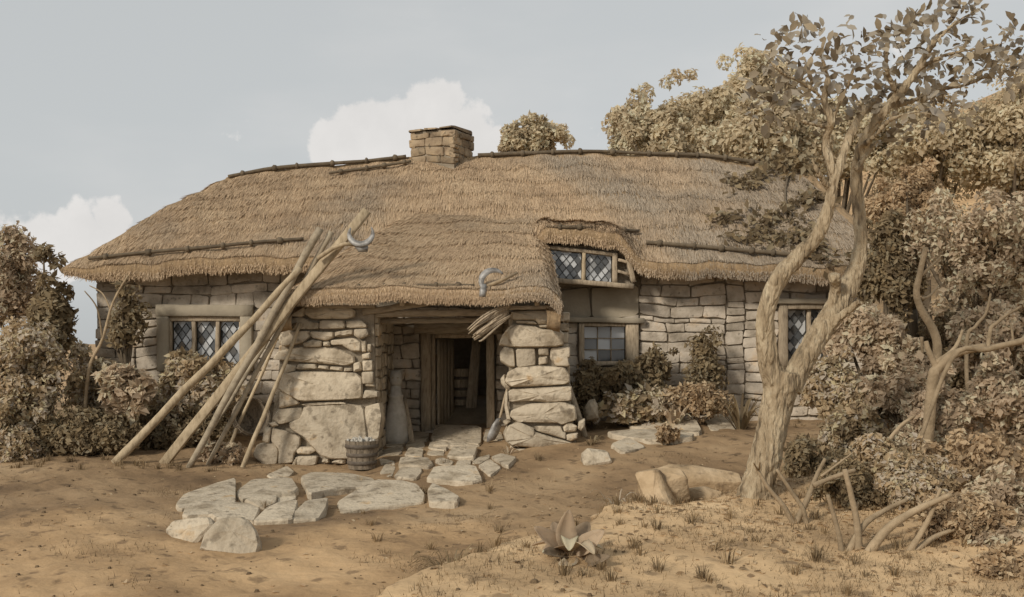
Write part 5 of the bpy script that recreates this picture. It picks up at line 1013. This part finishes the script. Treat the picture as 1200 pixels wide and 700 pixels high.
def ground_litter():
    rng = np.random.default_rng(5); V = []; Fc = []; n = 700; X = rng.uniform(-6, 6.5, n) ; Y = rng.uniform(6.2, 15.8, n); X = X * Y / 12.0; Z = ground(X, Y); b = B(); base = np.array([(1, 0, 0), (.5, .87, 0), (-.5, .87, 0), (-1, 0, 0), (-.5, -.87, 0), (.5, -.87, 0)])
    for x, y, z in zip(X, Y, Z):
        r = .008 + .026 * rng.random() ** 3; sc = rng.uniform(.7, 1.3, (6, 1)); lo = base * r * sc; hi = lo * .6 + np.array([0, 0, r * .7]); a = len(V); V += list(lo + (x, y, z - .004)) + list(hi + (x, y, z)); Fc += [(a + i, a + (i + 1) % 6, a + 6 + (i + 1) % 6, a + 6 + i) for i in range(6)] + [tuple(a + 6 + i for i in range(6))]
    tag(mk('pebbles', V, Fc, M['clod'], None, False), 'small stones and clods scattered over the earth yard', 'pebbles', kind='stuff')
    n = 60000; X = rng.uniform(-7, 8, n); Y = rng.uniform(6, 16.5, n); X = X * Y / 12; p = np.stack([X, Y, 0 * X], -1)
    dens = nse(p, 1.1, 3.0) + .9 * (X > np.interp(Y, [6, 8.5, 10.2, 11, 16], [-1, -.5, .9, 2.4, 4.0])) ; keep = dens + rng.normal(0, .25, n) > .62; X = X[keep]; Y = Y[keep]; n = len(X); Z = ground(X, Y)
    a = rng.uniform(0, 6.28, n); L_ = rng.uniform(.02, .075, n); d = np.stack([np.cos(a) * .7, np.sin(a) * .7, np.ones(n)], -1); sd = np.stack([-np.sin(a), np.cos(a), 0 * a], -1) * .0035; c = np.stack([X, Y, Z - .003], -1)
    V = np.stack([c - sd, c + sd, c + d * L_[:, None]], 1).reshape(-1, 3); tag(mk('grass', V, np.arange(3 * n).reshape(-1, 3), M['grass'], None, False, rng.random(n)), 'short dry grass on the foreground bank', 'grass', kind='stuff')
ground_litter()
def fallen_leaves():
    rng = np.random.default_rng(15); n = 1800; X = np.concatenate([rng.normal(3.2, 1.7, n), rng.uniform(-7, 7, 500)]); Y = np.concatenate([rng.normal(10.3, 1.7, n), rng.uniform(7, 17, 500)]); k = Y > 5.5; X = X[k]; Y = Y[k]; n = len(X)
    c = np.stack([X, Y, ground(X, Y) + .006], -1); a = rng.uniform(0, 6.28, n); d = unit(np.stack([np.cos(a), np.sin(a), rng.normal(.05, .12, n)], -1)); nn = unit(np.stack([rng.normal(0, .25, n), rng.normal(0, .25, n), np.ones(n)], -1)); L_ = rng.uniform(.035, .09, n)
    V, Fc, k = leaf_geo(c, d, nn, L_, L_ * .55, True); tag(mk('fallen_leaves', V, Fc, M['leaf_rust'], None, False, np.repeat(rng.random(n), k)), 'brown fallen leaves scattered over bank and yard', 'leaves', kind='stuff')
fallen_leaves()
def weeds():
    """dry weed tufts along the walls, the path and the edge of the bank"""
    rng = np.random.default_rng(33); C = []
    for _ in range(70): t = rng.random(); i = rng.integers(1, len(ME) - 2); p = ME[i] * (1 - t) + ME[i + 1] * t; C.append((p[0] + rng.normal(0, .15), p[1] + rng.normal(0, .12)))
    for _ in range(40): C.append((rng.uniform(.9, 6.2), rng.uniform(17.6, 18.8)))
    for _ in range(36): p = ghit(rng.uniform(190, 640), rng.uniform(520, 655), lo=6); C.append((p[0], p[1]))
    for _ in range(40): C.append((rng.uniform(-8.5, -4.3), rng.normal(15.7, .3)))
    for _ in range(70): C.append((rng.uniform(0.3, 4.5), rng.uniform(7, 10.5)))
    V = []; A = []
    for (x, y) in C:
        k = rng.integers(14, 34); h = rng.uniform(.05, .15); a = rng.uniform(0, 6.28, k); r = rng.uniform(0, .06, k); X = x + np.cos(a) * r; Y = y + np.sin(a) * r; Z = ground(X, Y) - .004; L_ = h * rng.uniform(.5, 1.2, k); lean = rng.uniform(.15, .9, k)
        b = np.stack([X, Y, Z], -1); sd = np.stack([-np.sin(a), np.cos(a), 0 * a], -1) * .004; m = b + np.stack([np.cos(a) * lean * .35, np.sin(a) * lean * .35, np.ones(k) * .6], -1) * L_[:, None]; e = b + np.stack([np.cos(a) * lean, np.sin(a) * lean, np.ones(k) * .85], -1) * L_[:, None]
        V.append(np.stack([b - sd, b + sd, m + sd * .7, m - sd * .7, e], 1).reshape(-1, 3)); A.append(np.clip(rng.random() + rng.normal(0, .15, k), 0, .99))
    V = np.concatenate(V); n = len(V) // 5; i = np.arange(n)[:, None] * 5; Fc = np.concatenate([i + np.array([[0, 1, 2]]), i + np.array([[0, 2, 3]]), i + np.array([[3, 2, 4]])]); A = np.concatenate(A)
    tag(mk('weeds', V, Fc, M['grass'], None, False, np.concatenate([A, A, A])), 'dry weed tufts along the wall, path and bank edge', 'weeds', kind='stuff')
weeds()
